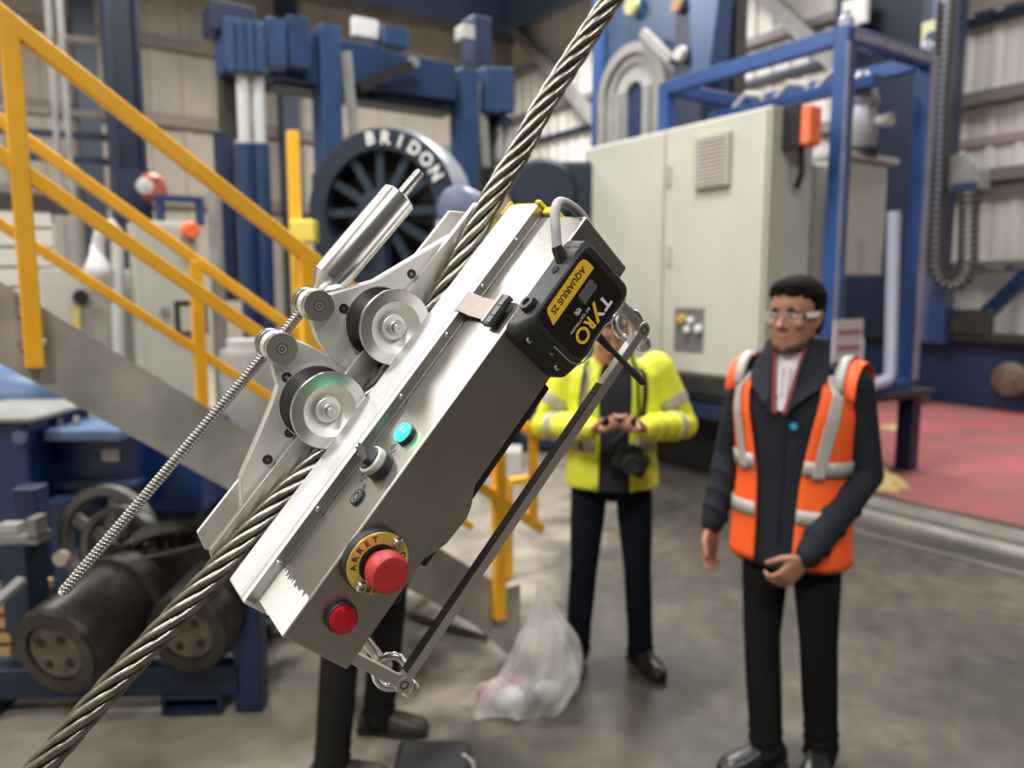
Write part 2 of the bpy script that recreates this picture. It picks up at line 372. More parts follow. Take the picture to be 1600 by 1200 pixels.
wpart(MB().bar(R(tp, -2.3, railmid(-2.3)), R(tp, 2.07, railmid(2.07)), .04, .045, EZ), 'mid_rail', YEL, near, bevel=.006)
wpart(MB().bar(R(tp, 2.02, railtop(2.02)+.02), R(tp, 2.02, railmid(2.02)), .045, .045), 'end_post', YEL, near, bevel=.006)
for s, zb in ((.10, stz(.1)-.21), (.98, stz(.98)-.21), (1.83, .225), (-1.2, stz(-1.2)-.2)):
    wpart(MB().bar(R(tp, s, zb), R(tp, s, railtop(s)), .052, .052, E1), 'post', YEL, near, bevel=.005)
far = thing('handrail', 'yellow handrail on the far side of the staircase beyond the first', 'handrail', hall(2.5, TF, 0))
ft = lambda s: 2.31-.75*(s-.16); fm = lambda s: 1.91-.75*(s-.14)
tq = TF+.03
wpart(MB().bar(R(tq, -2.3, ft(-2.3)), R(tq, 2.45, ft(2.45)), .045, .048, EZ), 'top_rail', YEL, far, bevel=.006)
wpart(MB().bar(R(tq, -2.3, fm(-2.3)), R(tq, 2.2, fm(2.2)), .04, .042, EZ), 'mid_rail', YEL, far, bevel=.006)
wpart(MB().bar(R(tq, 2.45, ft(2.45)), R(tq, 2.72, ft(2.45)), .045, .045, EZ), 'end_rail', YEL, far, bevel=.006)
for s, zb in ((-.2, stz(-.2)-.25), (.77, stz(.77)-.05), (1.75, stz(1.75)-.2), (2.45, 0.0)):
    wpart(MB().bar(R(tq, s, max(zb, .012)), R(tq, s, ft(s)), .05, .05, E1), 'post', YEL, far, bevel=.005)

# ================================================================== BACKGROUND MACHINES
def boxes(name, label, cat, parts, base, group=None):
    """parts: (part name, material, [(s0,s1,t0,t1,z0,z1)...])"""
    r = thing(name, label, cat, base, group)
    for pn, m, bs in parts:
        for b in bs: wpart(MB().hbox(*b), pn, m, r, bevel=.006)
    return r
# --- control cabinet inside blue skid frame
A = 5.15; fz = .89
cab = thing('control_cabinet', 'large beige control cabinet with louvred vent standing beside the blue frame', 'cabinet', hall(6.2, 6, fz))
cab_t0 = at_s(1203, 162, A)@E2; cab_t1 = at_s(912, 215, A)@E2; cz1 = at_s(1203, 163, A).z
cz0 = at_s(1162, 597, A).z; tm = at_s(1040, 200, A)@E2
wpart(MB().hbox(A+.03, A+.58, cab_t0, cab_t1, cz0, cz1), 'body', BEIGE, cab, bevel=.01)
for a, b in ((cab_t0+.02, tm-.012), (tm+.012, cab_t1-.02)):
    d = wpart(MB().hbox(A, A+.03, a, b, cz0+.03, cz1-.02), 'door', BEIGE, cab, bevel=.008)
def onA(px, py, off=0): return at_s(px, py, A-off)
p = onA(1116, 252); ts, zs = p@E2, p.z
vent = wpart(MB().hbox(A-.05, A, ts-.19, ts+.19, zs-.22, zs+.22), 'vent_hood', BEIGED, cab, bevel=.006)
Mi = cab.matrix_basis.inverted()
for k in range(12):
    z = zs-.18+k*.033; m = MB().bar(hall(A-.055, ts-.15, z), hall(A-.055, ts+.15, z), .004, .02, E1*.5+EZ); m.v = [tuple(Mi @ V(q)) for q in m.v]; m.obj('louvre', mat('louvre', (.36, .31, .29), .5), vent)
p = onA(1077, 515); ts, zs = p@E2, p.z
pl = wpart(MB().hbox(A-.012, A, ts-.17, ts+.17, zs-.19, zs+.19), 'switch_plate', mat('switch_plate_grey', (.25, .25, .26), .4, .4, .2, 8), cab)
for px, py, r, m_ in ((1066, 499, .05, mat('amber_knob', (.5, .36, .05), .4)), (1080, 501, .035, WHITE), (1075, 515, .035, WHITE), (1092, 514, .04, WHITE)):
    q = onA(px, py, .02); m = MB().lathe([(r, 0), (r*.9, .03), (r*.4, .04)], q, -E1, 16); m.v = [tuple(Mi @ V(x)) for x in m.v]; m.obj('knob', m_, pl, smooth=40)
for py in (275, 400):
    q = onA(1046, py); wpart(MB().hbox(A-.02, A, (q@E2)-.02, (q@E2)+.02, q.z-.09, q.z+.09), 'latch', BEIGED, cab)
lamp = thing('beacon_lamp', 'square orange lamp with black back on the side of the beige cabinet', 'lamp', at_t(1253, 200, cab_t0-.1))
c = at_t(1253, 199, cab_t0-.12); cs, cz = c@E1, c.z
wpart(MB().hbox(cs-.07, cs+.09, cab_t0-.24, cab_t0-.09, cz-.15, cz+.15), 'lens', mat('orange_box', (.9, .2, .08), .4), lamp, bevel=.02)
wpart(MB().hbox(cs-.09, cs-.05, cab_t0-.16, cab_t0, cz-.17, cz+.17), 'back_plate', DARKB, lamp, bevel=.01)
wpart(MB().tube([hall(cs, cab_t0-.12, cz-.15), hall(cs+.02, cab_t0-.12, cz-.35), hall(cs+.06, cab_t0-.05, cz-.45)], .025), 'cable', DARKB, lamp)
# frame
fr = thing('equipment_frame', 'tall blue square tube skid frame around the grey cabinets', 'frame', hall(5.9, 4, .2))
fs0, fs1, ft0, ft1, fz1 = 5.75, 6.98, 3.78, 5.75, 3.80
PB = mat('frame_blue', (.03, .085, .27), .35, 0, .2, 3); PBG = mat('frame_edge_worn', (.32, .33, .45), .4, .1, .2, 5)
for (s, t) in ((fs0, ft0), (fs1, ft0), (fs0, ft1), (fs1, ft1)):
    wpart(MB().hbox(s, s+.13, t, t+.13, fz-.05 if (s, t) != (9, 9) else 0, fz1), 'post', PB, fr, bevel=.012)
for z in (fz-.12, fz1-.13, ):
    for a in ((fs0+.13, fs1, ft0, ft0+.11), (fs0+.13, fs1, ft1, ft1+.11), (fs0, fs0+.11, ft0+.13, ft1), (fs1, fs1+.11, ft0+.13, ft1)):
        wpart(MB().hbox(*a, z, z+.13), 'rail', PB, fr, bevel=.01)
wpart(MB().hbox(fs0-.004, fs0+.04, ft0-.006, ft0+.002, fz, fz1-.13), 'worn_edge', PBG, fr)
wpart(MB().hbox(fs1+.02, fs1+.125, ft0-.006, ft0+.002, fz, fz1-.02), 'worn_edge', PBG, fr)
wpart(MB().hbox(fs0+.1, fs1, ft0-.006, ft0+.002, fz1-.10, fz1-.03), 'worn_edge', PBG, fr)
wpart(MB().hbox(fs0+.6, fs0+.72, ft0+.13, ft1, 3.45, 3.55), 'rail', PB, fr, bevel=.01)
for t in (4.15, 4.6, 5.1): wpart(MB().tube([hall(6.4, t, 3.45), hall(6.4, t, 3.6), hall(6.4, t+.2, 3.66), hall(6.4, t+.35, 3.55)], .03), 'hose', BEIGED, fr)
for (s, t) in ((fs0+.06, ft0+.06), (fs1+.06, ft0+.06)): wpart(MB().lathe([(.06, 0), (.06, .06), (.03, .09), (.03, .12)], hall(s, t, fz1), EZ, 12), 'lifting_eye', PBG, fr)
# things inside the frame's right bay
tk = thing('motor_housing', 'grey motor with blue flange mounted inside top of blue frame', 'motor', hall(6.4, 4.1, 2.6))
c = at_t(1345, 178, 4.15); wpart(MB().lathe([(.05, -.33), (.13, -.3), (.15, -.1), (.12, .05), (.15, .1), (.10, .28), (.04, .36)], c, EZ, 16), 'body', mat('motor_grey', (.36, .35, .38), .35, .3, .2, 10), tk, smooth=40)
wpart(MB().lathe([(.17, 0), (.17, .05)], c-EZ*.36, EZ, 16), 'flange', DGREY, tk)
wpart(MB().lathe([(.05, 0), (.06, .12)], at_t(1372, 190, 4.0), -E2, 12), 'end_cap', LGREY, tk)
gp = thing('grey_panel_cabinet', 'tall grey beige panel cabinet hanging inside the right bay of blue frame', 'cabinet', hall(6.4, 4.3, 1.4))
a, b = at_t(1308, 245, 4.1), at_t(1378, 430, 4.1)
wpart(MB().hbox(a@E1, b@E1, 4.1, 4.5, b.z, a.z), 'body', BEIGE, gp, bevel=.01)
wpart(MB().hbox((a@E1)-.02, (b@E1)+.1, 4.05, 4.5, a.z, a.z+.06), 'top_lip', LGREY, gp, bevel=.01)
a, b = at_t(1240, 250, 4.15), at_t(1287, 600, 4.15)
gp2 = thing('side_cabinet', 'pale grey cabinet between the beige cabinet and blue frame post', 'cabinet', hall(6, 4.3, .9))
wpart(MB().hbox(a@E1, (b@E1)+.04, 4.18, 4.6, .9, a.z), 'body', mat('pale_panel', (.48, .50, .46), .5, 0, .1, 3), gp2, bevel=.01)
# notice on the frame
nt = thing('notice_sheet', 'white printed notice fixed low on the blue frame behind the man', 'sign', at_t(1325, 530, 3.72))
a, b = at_t(1305, 500, 3.7), at_t(1346, 562, 3.7)
wpart(MB().hbox(a@E1, b@E1, 3.70, 3.715, b.z, a.z), 'sheet', mat('notice_white', (.62, .58, .6), .6), nt)
for k in range(2):
    z = a.z-.10-k*.13; wpart(MB().hbox((a@E1)+.05, (b@E1)-.04, 3.695, 3.70, z-.02, z+.015), 'text_line', mat('notice_red', (.35, .12, .12), .6), nt)
wpart(MB().hbox((a@E1)+.1, (b@E1)-.02, 3.695, 3.70, b.z+.0, b.z+.03), 'text_line', mat('notice_yellow', (.6, .55, .1), .6), nt)
lp = thing('corner_pipe', 'pale bent pipe guard at the foot of the blue frame', 'pipe', hall(7, 3.7, .9))
q0, q1, q2 = at_t(1397, 330, 3.72), at_t(1391, 592, 3.72), at_t(1350, 607, 3.72)
wpart(MB().tube([q0, q1+EZ*.06, q1+(q2-q1)*.15, q2], .055, 12), 'pipe', mat('pale_pipe', (.45, .48, .62), .35, 0, .1, 5), lp, smooth=50)
# trestle under
ts_ = boxes('support_trestle', 'dark blue low trestle carrying the cabinet and frame skid', 'trestle', [
    ('deck', DGREY, [(5.2, 7.3, 3.7, 6.8, .74, .80)]), ('beam', NAVY, [(5.1, 5.25, 3.7, 6.8, .60, .72)]),
    ('leg', NAVY, [(5.3, 5.45, 3.8, 3.95, 0, .6), (5.3, 5.45, 6.6, 6.75, 0, .6), (7.1, 7.25, 3.8, 3.95, 0, .74), (7.1, 7.25, 6.6, 6.75, 0, .74)]),
    ('shade_sheet', DARKB, [(5.5, 5.55, 3.8, 6.7, 0, .74)]), ('skid_plate', DGREY, [(5.17, 5.72, 4.0, 6.7, .80, cz0-.004), (5.75, 7.0, 3.8, 5.8, .80, .835)])], hall(6, 5, 0))  # black sheet put in for the shade beneath the skid

# --- tall blue machine with arched guide behind cabinet
S9 = 8.6
tw = thing('arched_test_machine', 'tall blue machine with pale arched guide ring and dark slot', 'machine', hall(9, 9, 0))
ta = at_s(928, 100, S9)@E2; tb = at_s(1105, 100, S9)@E2
wpart(MB().hbox(S9+.12, S9+.5, tb, ta, 0, 7.2), 'body', mat('machine_blue', (.020, .050, .12), .4, 0, .3, 2), tw, bevel=.02)
wpart(MB().hbox(S9-.05, S9+.12, ta-.12, ta, 0, 7.2), 'edge_column', mat('edge_blue', (.04, .10, .26), .4), tw, bevel=.01)
wpart(MB().hbox(S9-.1, S9+.12, tb, tb+.55, 0, 7.2), 'edge_column', NAVY, tw, bevel=.01)
ac = at_s(992, 148, S9); act, acz = ac@E2, ac.z
def arch(r0, r1, x0, x1, m, nm, n=22):
    P = []
    outer = [(r1*math.cos(math.pi*k/n), r1*1.0*math.sin(math.pi*k/n)) for k in range(n+1)]; inner = [(r0*math.cos(math.pi*k/n), r0*math.sin(math.pi*k/n)) for k in range(n+1)]
    poly_o = [(r1, -2.2)]+outer+[(-r1, -2.2)]; poly_i = [(r0, -2.2)]+inner+[(-r0, -2.2)]
    V_ = []; Fc = []; k = len(poly_o)
    for h in (x0, x1):
        for pl_ in (poly_o, poly_i):
            for a_, b_ in pl_: V_.append(hall(h, act+a_, acz+b_))
    for i in range(k-1):
        Fc += [(i, i+1, k+i+1, k+i), (2*k+i, 3*k+i, 3*k+i+1, 2*k+i+1), (i, 2*k+i, 2*k+i+1, i+1), (k+i, k+i+1, 3*k+i+1, 3*k+i)]
    wpart(MB().add(V_, Fc), nm, m, tw, smooth=40)
ARC1 = mat('arch_beige', (.30, .29, .27), .5, 0, .15, 4); ARC2 = mat('arch_pale', (.42, .43, .42), .5, 0, .15, 6)
arch(.61, .76, S9-.12, S9+.12, ARC1, 'arch_outer'); arch(.45, .59, S9-.06, S9+.12, ARC1, 'arch_middle'); arch(.20, .43, S9-.02, S9+.12, ARC2, 'arch_inner')
for k in range(26):
    z = acz-2.1+k*.085
    wpart(MB().hbox(S9-.075, S9-.02, act-.41, act-.24, z, z+.05), 'rib_block', ARC2, tw); wpart(MB().hbox(S9-.075, S9-.02, act+.24, act+.41, z, z+.05), 'rib_block', ARC2, tw)
m = MB().prism([(-.2, -1.6), (.2, -1.6), (.2, .05), (0, .28), (-.2, .05)], lambda a_, b_, h: hall(h, act+a_, acz+b_), S9+.05, S9+.16); wpart(m, 'slot', mat('slot_navy', (.01, .03, .10), .4), tw)
wpart(MB().bar(at_s(1005, 50, S9-.15), at_s(1050, 95, S9-.15), .10, .12), 'brace', ARC1, tw)
wpart(MB().lathe([(.12, 0), (.09, .08)], at_s(1065, 85, S9-.15), -E1, 14), 'round_guard', LGREY, tw)
wpart(MB().lathe([(.16, 0), (.13, .06)], at_s(988, 10, S9), -E1, 16), 'round_plate', mat('dull_yellow', (.42, .38, .16), .5), tw)
wpart(MB().lathe([(.11, 0), (.10, .06)], at_s(1060, 8, S9-.15), -E1, 16), 'round_plate', mat('dull_orange', (.35, .18, .08), .5), tw)
m = MB().prism([(-.35, 0), (.0, -2.4), (.25, -2.6), (.5, 0)], lambda a_, b_, h: hall(h, tb+a_-.2, 7.0+b_), S9-.2, S9+.1); wpart(m, 'gusset', mat('gusset_blue', (.03, .07, .19), .4), tw)
# chain mast right of it, white wall behind
mast = thing('chain_mast', 'dark vertical mast with round links beside the arched machine', 'mast', hall(10, 7.5, 0))
tc_ = at_s(1133, 40, 9.2)@E2
wpart(MB().hbox(9.2, 9.45, tc_-.2, tc_+.2, 0, 8), 'column', mat('mast_brown', (.07, .06, .055), .5), mast)
for k in range(14):
    z = 3.2+k*.30; wpart(MB().lathe([(.07, 0), (.05, .05)], hall(9.2, tc_+.04, z), -E1, 10), 'link', GREY, mast)

# --- right tower machine, base and cable chains
base_t1 = at_s(1400, 600, 11.9)@E2
tm2 = thing('tower_test_rig', 'navy steel tower rig with long low bed at the right wall', 'machine', hall(12.2, 6, 0))
zb = at_s(1500, 535, 11.9).z
wpart(MB().hbox(11.9, 12.9, -3, base_t1+.6, .0, zb+.05), 'bed', mat('bed_navy', (.014, .04, .11), .4, 0, .2, 2), tm2, bevel=.02)
tt0 = at_s(1482, 300, 11.7)@E2; tt1 = at_s(1400, 300, 11.7)@E2
wpart(MB().hbox(11.7, 12.5, tt0+.28, tt1+.8, zb, 9.5), 'tower', mat('tower_navy', (.010, .022, .055), .5, 0, .2, 2), tm2, bevel=.02)
wpart(MB().hbox(11.55, 11.75, tt0+.05, tt0+.32, zb, 9.5), 'tower_edge', mat('tower_edge', (.09, .13, .26), .4, 0, .2, 2), tm2, bevel=.02)
p = at_s(1452, 80, 11.54); wpart(MB().hbox(11.52, 11.55, (p@E2)-.12, (p@E2)+.12, p.z-.42, p.z+.42), 'warning_plate', mat('warn', (.62, .62, .38), .5), tm2)
p = at_s(1456, 60, 11.5); wpart(MB().lathe([(.1, 0), (.1, .02)], p, -E1, 14), 'warning_symbol', BLUE, tm2)
p = at_s(1340, 20, 11.5); wpart(MB().hbox(11.4, 11.5, (p@E2)-.2, (p@E2)+.2, p.z-.2, p.z+.2), 'white_panel', WHITE, tm2)
p0, p1 = at_s(1300, 0, 11.6), at_s(1430, 130, 11.6); wpart(MB().hbox(11.7, 12.3, (p1@E2), (p0@E2), 5.2, 9.5), 'head_block', mat('head_navy', (.012, .02, .045), .5), tm2)
wpart(MB().hbox(11.6, 11.9, base_t1-2.6, base_t1-.9, zb+.05, zb+.16), 'ledge', DGREY, tm2)
p = at_s(1583, 592, 11.8); wpart(MB().lathe([(.24, 0), (.24, .12), (.15, .16)], p, -E1, 20), 'round_flange', mat('flange_bronze', (.19, .15, .12), .5, .3, .4, 8), tm2, smooth=40)
p = at_s(1505, 505, 11.7); wpart(MB().hbox(11.6, 11.85, (p@E2)-.35, (p@E2)+.35, p.z-.2, p.z+.2), 'valve_block', DGREY, tm2)
wpart(MB().bar(at_s(1370, 618, 11.6), at_s(1447, 622, 11.6), .25, .12, EZ), 'timber_packer', mat('packer', (.15, .14, .12), .7), tm2)
p = at_s(1462, 505, 11.5); wpart(MB().hbox(11.45, 11.7, (p@E2)-.15, (p@E2)+.1, zb, p.z+.5), 'side_bracket', BLUEL, tm2)
ch = thing('cable_chain', 'long black cable chain hanging in a loop beside the navy tower', 'cable chain', at_s(1500, 440, 11.2))
pts = [at_s(1480, 0, 11.2), at_s(1471, 150, 11.2), at_s(1466, 300, 11.2), at_s(1463, 400, 11.2)]
cc = [(1463, 415), (1467, 430), (1476, 441), (1488, 445), (1500, 440), (1508, 428), (1512, 412)]
pts += [at_s(x, y, 11.2) for x, y in cc] + [at_s(1513, 350, 11.2), at_s(1515, 292, 11.2)]
def resample(P, step):
    out = [P[0]]; acc = 0
    for a_, b_ in zip(P, P[1:]):
        L_ = (b_-a_).length; d = (b_-a_)/L_; x = step-acc
        while x <= L_: out.append(a_+d*x); x += step
        acc = (acc+L_) % step
    return out
rs = resample(pts, .09)
LINK = mat('chain_link', (.025, .025, .027), .5); LINKG = mat('chain_inner', (.30, .29, .27), .5)
me_cache = None
for i in range(len(rs)-1):
    a_, b_ = rs[i], rs[i+1]; d = (b_-a_); mb = MB(); x, y, z = frame(d, E1)
    for sgn in (-1, 1): mb.bar(a_+x*sgn*.085, a_+d*.85+x*sgn*.085, .04, .16, E1)
    mb.bar(a_+d*.2, a_+d*.5, .14, .06, E1)
    mb.m = [0]*12+[1]*6
    wpart(mb, 'link', [LINK, LINKG], ch)
hb = thing('chain_bracket_box', 'grey angled bracket box at the top of the hanging chain loop', 'bracket', at_s(1500, 260, 11.3))
m = MB().prism([(-.22, .25), (-.22, -.25), (.2, -.25), (.2, .0), (.0, .25)], lambda a_, b_, h: at_s(1508, 268, 11.3)-E2*a_+EZ*b_+E1*h, 0, .3); wpart(m, 'box', GREY, hb, bevel=.01)
wpart(MB().hbox(11.25, 11.5, (at_s(1508, 290, 11.3)@E2)-.16, (at_s(1508, 290, 11.3)@E2)+.16, at_s(1508, 294, 11.3).z-.04, at_s(1508, 286, 11.3).z), 'clamp', BLUE, hb)

# --- press frame behind (t=8)
TP = 8.0
def pt(px, py, t=TP): return at_t(px, py, t)
def pbox(px0, py0, px1, py1, t0, t1):
    a_, b_ = pt((px0+px1)/2-(px1-px0)/2, py0, t0), pt(px1, py1, t0)
    m0 = pt(px0, (py0+py1)/2, t0)@E1; m1 = pt(px1, (py0+py1)/2, t0)@E1
    xc = (px0+px1)/2
    return (m0, m1, t0, t1, pt(xc, py1, t0).z, pt(xc, py0, t0).z)
pr = thing('hydraulic_press_frame', 'large blue hydraulic press frame with cross beam and four legs', 'machine', hall(3, 8, 0))
def pp(nm, m, *a_, **k): return wpart(MB().hbox(*pbox(*a_)), nm, m, pr, bevel=k.get('bevel', .012))
pp('cross_beam', BLUE, 425, 62, 520, 128, 7.7, 8.2)
pp('cross_beam', BLUE, 535, 68, 600, 135, 7.7, 8.2); pp('cross_beam', BLUE, 590, 88, 712, 148, 7.75, 8.2)
pp('cross_beam', mat('beam_dark', (.012, .02, .04), .5), 430, 122, 545, 140, 7.8, 8.2); pp('cross_beam', MATS['beam_dark'], 545, 138, 712, 165, 7.85, 8.2)
pp('beam_block', BLUEL, 600, 42, 640, 72, 7.8, 8.1); pp('beam_block', WHITE, 553, 28, 592, 58, 7.9, 8.0)
pp('cylinder_head', BLUEL, 352, 30, 415, 112, 7.3, 7.7)
for x in (358, 372, 388, 402): pp('fin', BLUEL, x, 30, x+6, 112, 7.24, 7.32)
pp('cylinder_cap', NAVY, 332, 5, 400, 50, 7.4, 7.8); pp('cylinder_cap', BLUEL, 418, 28, 448, 105, 7.5, 7.9); pp('cylinder_cap', BLUE, 452, 25, 485, 105, 7.5, 7.9)
pp('back_column', mat('dark_col', (.03, .03, .022), .6), 348, 112, 372, 215, 7.6, 7.8); pp('back_column', NAVY, 346, 205, 372, 470, 7.6, 7.8)
for x in (378, 402):
    a_, b_ = pt(x, 118, 7.4), pt(x, 225, 7.4); wpart(MB().cyl(V((a_.x, a_.y, b_.z)), V((a_.x, a_.y, a_.z+.1)), .055, 16), 'piston_rod', mat('white_rod', (.55, .55, .55), .3), pr, smooth=40)
    wpart(MB().cyl(V((a_.x, a_.y, 0)), V((a_.x, a_.y, b_.z)), .085, 16), 'cylinder', BLUE, pr, smooth=40)
for x0, t in ((500, 7.55), (722, 7.75)):
    a_ = pt(x0, 30 if x0 < 600 else 60, t); b_ = pt(x0+24, 150, t)
    sx = a_@E1
    wpart(MB().hbox(sx, sx+.21, t, t+.3, 2.9, 4.3 if x0 < 600 else 4.2), 'leg', BLUEL, pr, bevel=.012)
    wpart(MB().hbox(sx-.03, sx+.19, t+.02, t+.3, 0, 2.9), 'leg', BLUE, pr, bevel=.012)
    wpart(MB().bar(hall(sx+.30, t+.1, 4.1), hall(sx+.38, t+.1, 3.15), .06, .1), 'grey_strut', GREY, pr)
    wpart(MB().bar(hall(sx+.1, t+.1, 2.4), hall(sx-.25, t+.1, 0), .18, .2), 'splayed_leg', BLUE, pr, bevel=.01)
wpart(MB().bar(pt(560, 138, 7.6), pt(642, 102, 7.6), .10, .10), 'ram', DARKB, pr); wpart(MB().lathe([(.07, 0), (.05, .05)], pt(646, 99, 7.6), -E2, 12), 'ram_eye', GREY, pr)
for x in (760, 782): pp('fin_block', BLUEL, x, 105, x+22, 175, 7.7, 8.0)
pp('fin_block', BLUE, 742, 25, 768, 100, 7.9, 8.2); pp('fin_block', BLUE, 778, 180, 800, 200, 7.9, 8.2)
for x in (783, 797): pp('piston_rod', LGREY, x-4, 195, x+2, 250, 7.9, 8.0)
pp('back_column', mat('col_dk2', (.03, .035, .03), .6), 752, 165, 775, 310, 8.0, 8.2)
pp('grey_cap', LGREY, 724, 38, 742, 60, 7.7, 7.9)
# reel
rl = thing('cable_reel', 'huge navy cable reel with white lettering around its rim', 'reel', pt(598, 420, 7.2))
yaw = math.radians(-28); rn = V((math.sin(-yaw), -math.cos(yaw), 0)); rn = V((-.30, -.954, 0)).normalized()
rc = at_y(592, 330, 6.8); RR = .71
wpart(MB().lathe([(RR*.74, 0), (RR*.97, 0), (RR, .03), (RR, .28), (RR*.97, .30), (RR*.74, .30), (RR*.74, 0)], rc, -rn, 56), 'rim', mat('reel_navy', (.007, .017, .032), .8, 0, .25, 4), rl, smooth=35)
wpart(MB().lathe([(RR*1.002, .05), (RR*1.02, .08), (RR*1.02, .42), (RR*1.0, .45), (RR*.985, .45), (RR*.985, .05), (RR*1.002, .05)], rc, -rn, 56), 'tread_band', mat('reel_grey', (.36, .38, .42), .35, .3, .2, 6), rl, smooth=35)
wpart(MB().lathe([(RR*.76, .26), (RR*.76, .30), (.01, .30)], rc, -rn, 40), 'back_disc', DARKB, rl)
rx, ry, rz = frame(rn)
for k in range(12):
    a_ = 2*math.pi*k/12; d = rx*math.cos(a_)+ry*math.sin(a_); wpart(MB().bar(rc-rn*.06+d*.15, rc-rn*.06+d*RR*.78, .07, .05, rn), 'spoke', mat('reel_spoke', (.009, .022, .042), .8), rl)
wpart(MB().lathe([(.19, 0), (.17, .08), (.08, .1)], rc-rn*.02, rn, 24), 'hub', MATS['reel_spoke'], rl, smooth=40)
word = 'BRIDON'; mb = MB()
txt_x = rn.cross(EZ).normalized()*-1
txt_x = EZ.cross(rn).normalized()      # reader's right
for i, chh in enumerate(word+' BEK'):
    ang = math.radians(96-13.5*i); rad = RR*.80
    c = rc + rn*.012 + (txt_x*math.cos(ang)+EZ*math.sin(ang))*rad
    up = (txt_x*math.cos(ang)+EZ*math.sin(ang)); rt = up.cross(rn).normalized(); rt = -rt if rt.dot(txt_x*math.sin(ang)-EZ*math.cos(ang)) < 0 else rt
    M = Matrix(((rt.x, up.x, rn.x, c.x), (rt.y, up.y, rn.y, c.y), (rt.z, up.z, rn.z, c.z), (0, 0, 0, 1)))
    if chh != ' ': wpart(MB().text(chh, .15, M, .004, 'CENTER', .004), 'letter', WHITE, rl)
wpart(MB().bar(V((rc.x, rc.y+.15, 0)), V((rc.x, rc.y+.15, rc.z)), .22, .15, rn), 'stand', NAVY, rl)
bt = thing('blue_tank', 'dull blue cylinder end right of the big reel', 'tank', at_y(712, 330, 6.0))
wpart(MB().lathe([(.05, -.02), (.15, 0), (.18, .05), (.18, .40)], at_y(712, 325, 5.95), V((.3, .95, -.05)), 24), 'shell', mat('tank_grey_blue', (.10, .13, .22), .4), bt, smooth=40)
wpart(MB().bar(at_y(716, 345, 6.15), V((at_y(716, 345, 6.15).x, 6.15, 0)), .12, .12), 'stand', NAVY, bt)
nb = thing('navy_machine_block', 'big dark navy machine block standing between reel and beige cabinet', 'machine', at_y(860, 400, 8.2))
a_, b_ = at_y(805, 250, 8.0), at_y(912, 330, 8.0)
wpart(MB().box((a_.x, 8.0, 0), (b_.x+.25, 8.8, a_.z)), 'body', mat('block_navy', (.007, .015, .036), .6, 0, .2, 3), nb, bevel=.06)
wpart(MB().lathe([(.35, 0), (.30, .06)], at_y(850, 262, 8.0)-EZ*.25, V((0, -1, 0)), 24), 'round_cover', MATS['block_navy'], nb, smooth=40)
# white cladding bits behind cable at top middle are wall; yellow upright post
yp = thing('bollard_post', 'slim yellow upright post behind the stair handrail', 'post', pt(460, 400, 6.2))
a_ = pt(457, 205, 6.2); wpart(MB().bar(V((a_.x, a_.y, 0)), a_, .085, .085, E1), 'post', YEL, yp, bevel=.01)
b_ = pt(475, 362, 6.05); wpart(MB().box((-.10, -.08, -.09), (.10, .08, .09), Matrix.Translation(b_)), 'yellow_cap', mat('cap_yellow', (.78, .62, .10), .5), yp, bevel=.02)

# blue column of hall, left
bc = thing('roof_column', 'dark blue steel column standing behind the yellow handrail', 'column', hall(1.2, 9, 0))
c0 = at_t(168, 100, 9.3)@E1; c1 = at_t(222, 100, 9.3)@E1
wpart(MB().hbox(c0, c0+.05, 9.3, 9.7, 0, ZC-.3).hbox(c1-.05, c1, 9.3, 9.7, 0, ZC-.3).hbox(c0, c1, 9.48, 9.54, 0, ZC-.3), 'column', NAVY, bc)
wpart(MB().hbox(c0-.0, c1+.02, 9.26, 9.3, 0, 3.0), 'cover_plate', NAVY, bc)
sr = thing('alarm_sounder', 'round orange and white alarm sounder on the dark blue column', 'alarm', pt(235, 292, 8.6))
q = pt(240, 292, 8.9); wpart(MB().lathe([(.13, 0), (.15, .05), (.1, .16)], q+E2*.1, -E2, 20), 'orange_dome', mat('dome_orange', (.36, .09, .04), .45), sr, smooth=40)
q = pt(226, 291, 8.7); wpart(MB().lathe([(.08, 0), (.08, .05), (.03, .07)], q+E2*.02, -E2, 16), 'white_cap', LGREY, sr, smooth=40)
wpart(MB().bar(pt(235, 280, 9.2), pt(205, 280, 9.28), .05, .05), 'bracket', NAVY, sr)
# left service gear
ww = thing('wall_cable_rack', 'dark horizontal service rack with pipes at the far left', 'rack', hall(.3, 9, 0))
for y in (62, 178, 212, 250): 
    a_, b_ = pt(-60, y-14, 10.5), pt(170, y+4, 10.5); wpart(MB().bar(a_, b_, .12, .07, EZ), 'rail', CLADB if y < 200 else NAVY, ww)
a_ = pt(88, 200, 10.4); 
for dx in (0, .13): wpart(MB().bar(V((a_.x+dx, a_.y, 0)), V((a_.x+dx, a_.y, 7)), .05, .05), 'conduit', GREY, ww)
pan = thing('white_roller_panel', 'white slatted panel unit at far left behind the stair', 'panel', hall(.2, 7.5, 0))
a_, b_ = pt(-40, 325, 7.2), pt(98, 520, 7.2)
wpart(MB().hbox(a_@E1, b_@E1, 7.25, 7.5, 0, a_.z), 'body', LGREY, pan, bevel=.01)
for k in range(13):
    z = .35+k*.155
    if z > a_.z-.05: break
    wpart(MB().hbox((a_@E1)+.02, (b_@E1)-.02, 7.21, 7.25, z, z+.135), 'slat', mat('slat_white', (.55, .53, .48), .5), pan, bevel=.008)
wpart(MB().hbox((a_@E1), (b_@E1)+.12, 7.2, 7.5, a_.z, a_.z+.13), 'header', DGREY, pan)
wh = thing('beige_wall_unit', 'low beige unit with a black round knob left of the grey cabinet', 'unit', hall(1, 6.4, 0))
a_, b_ = pt(62, 410, 6.6), pt(212, 520, 6.6)
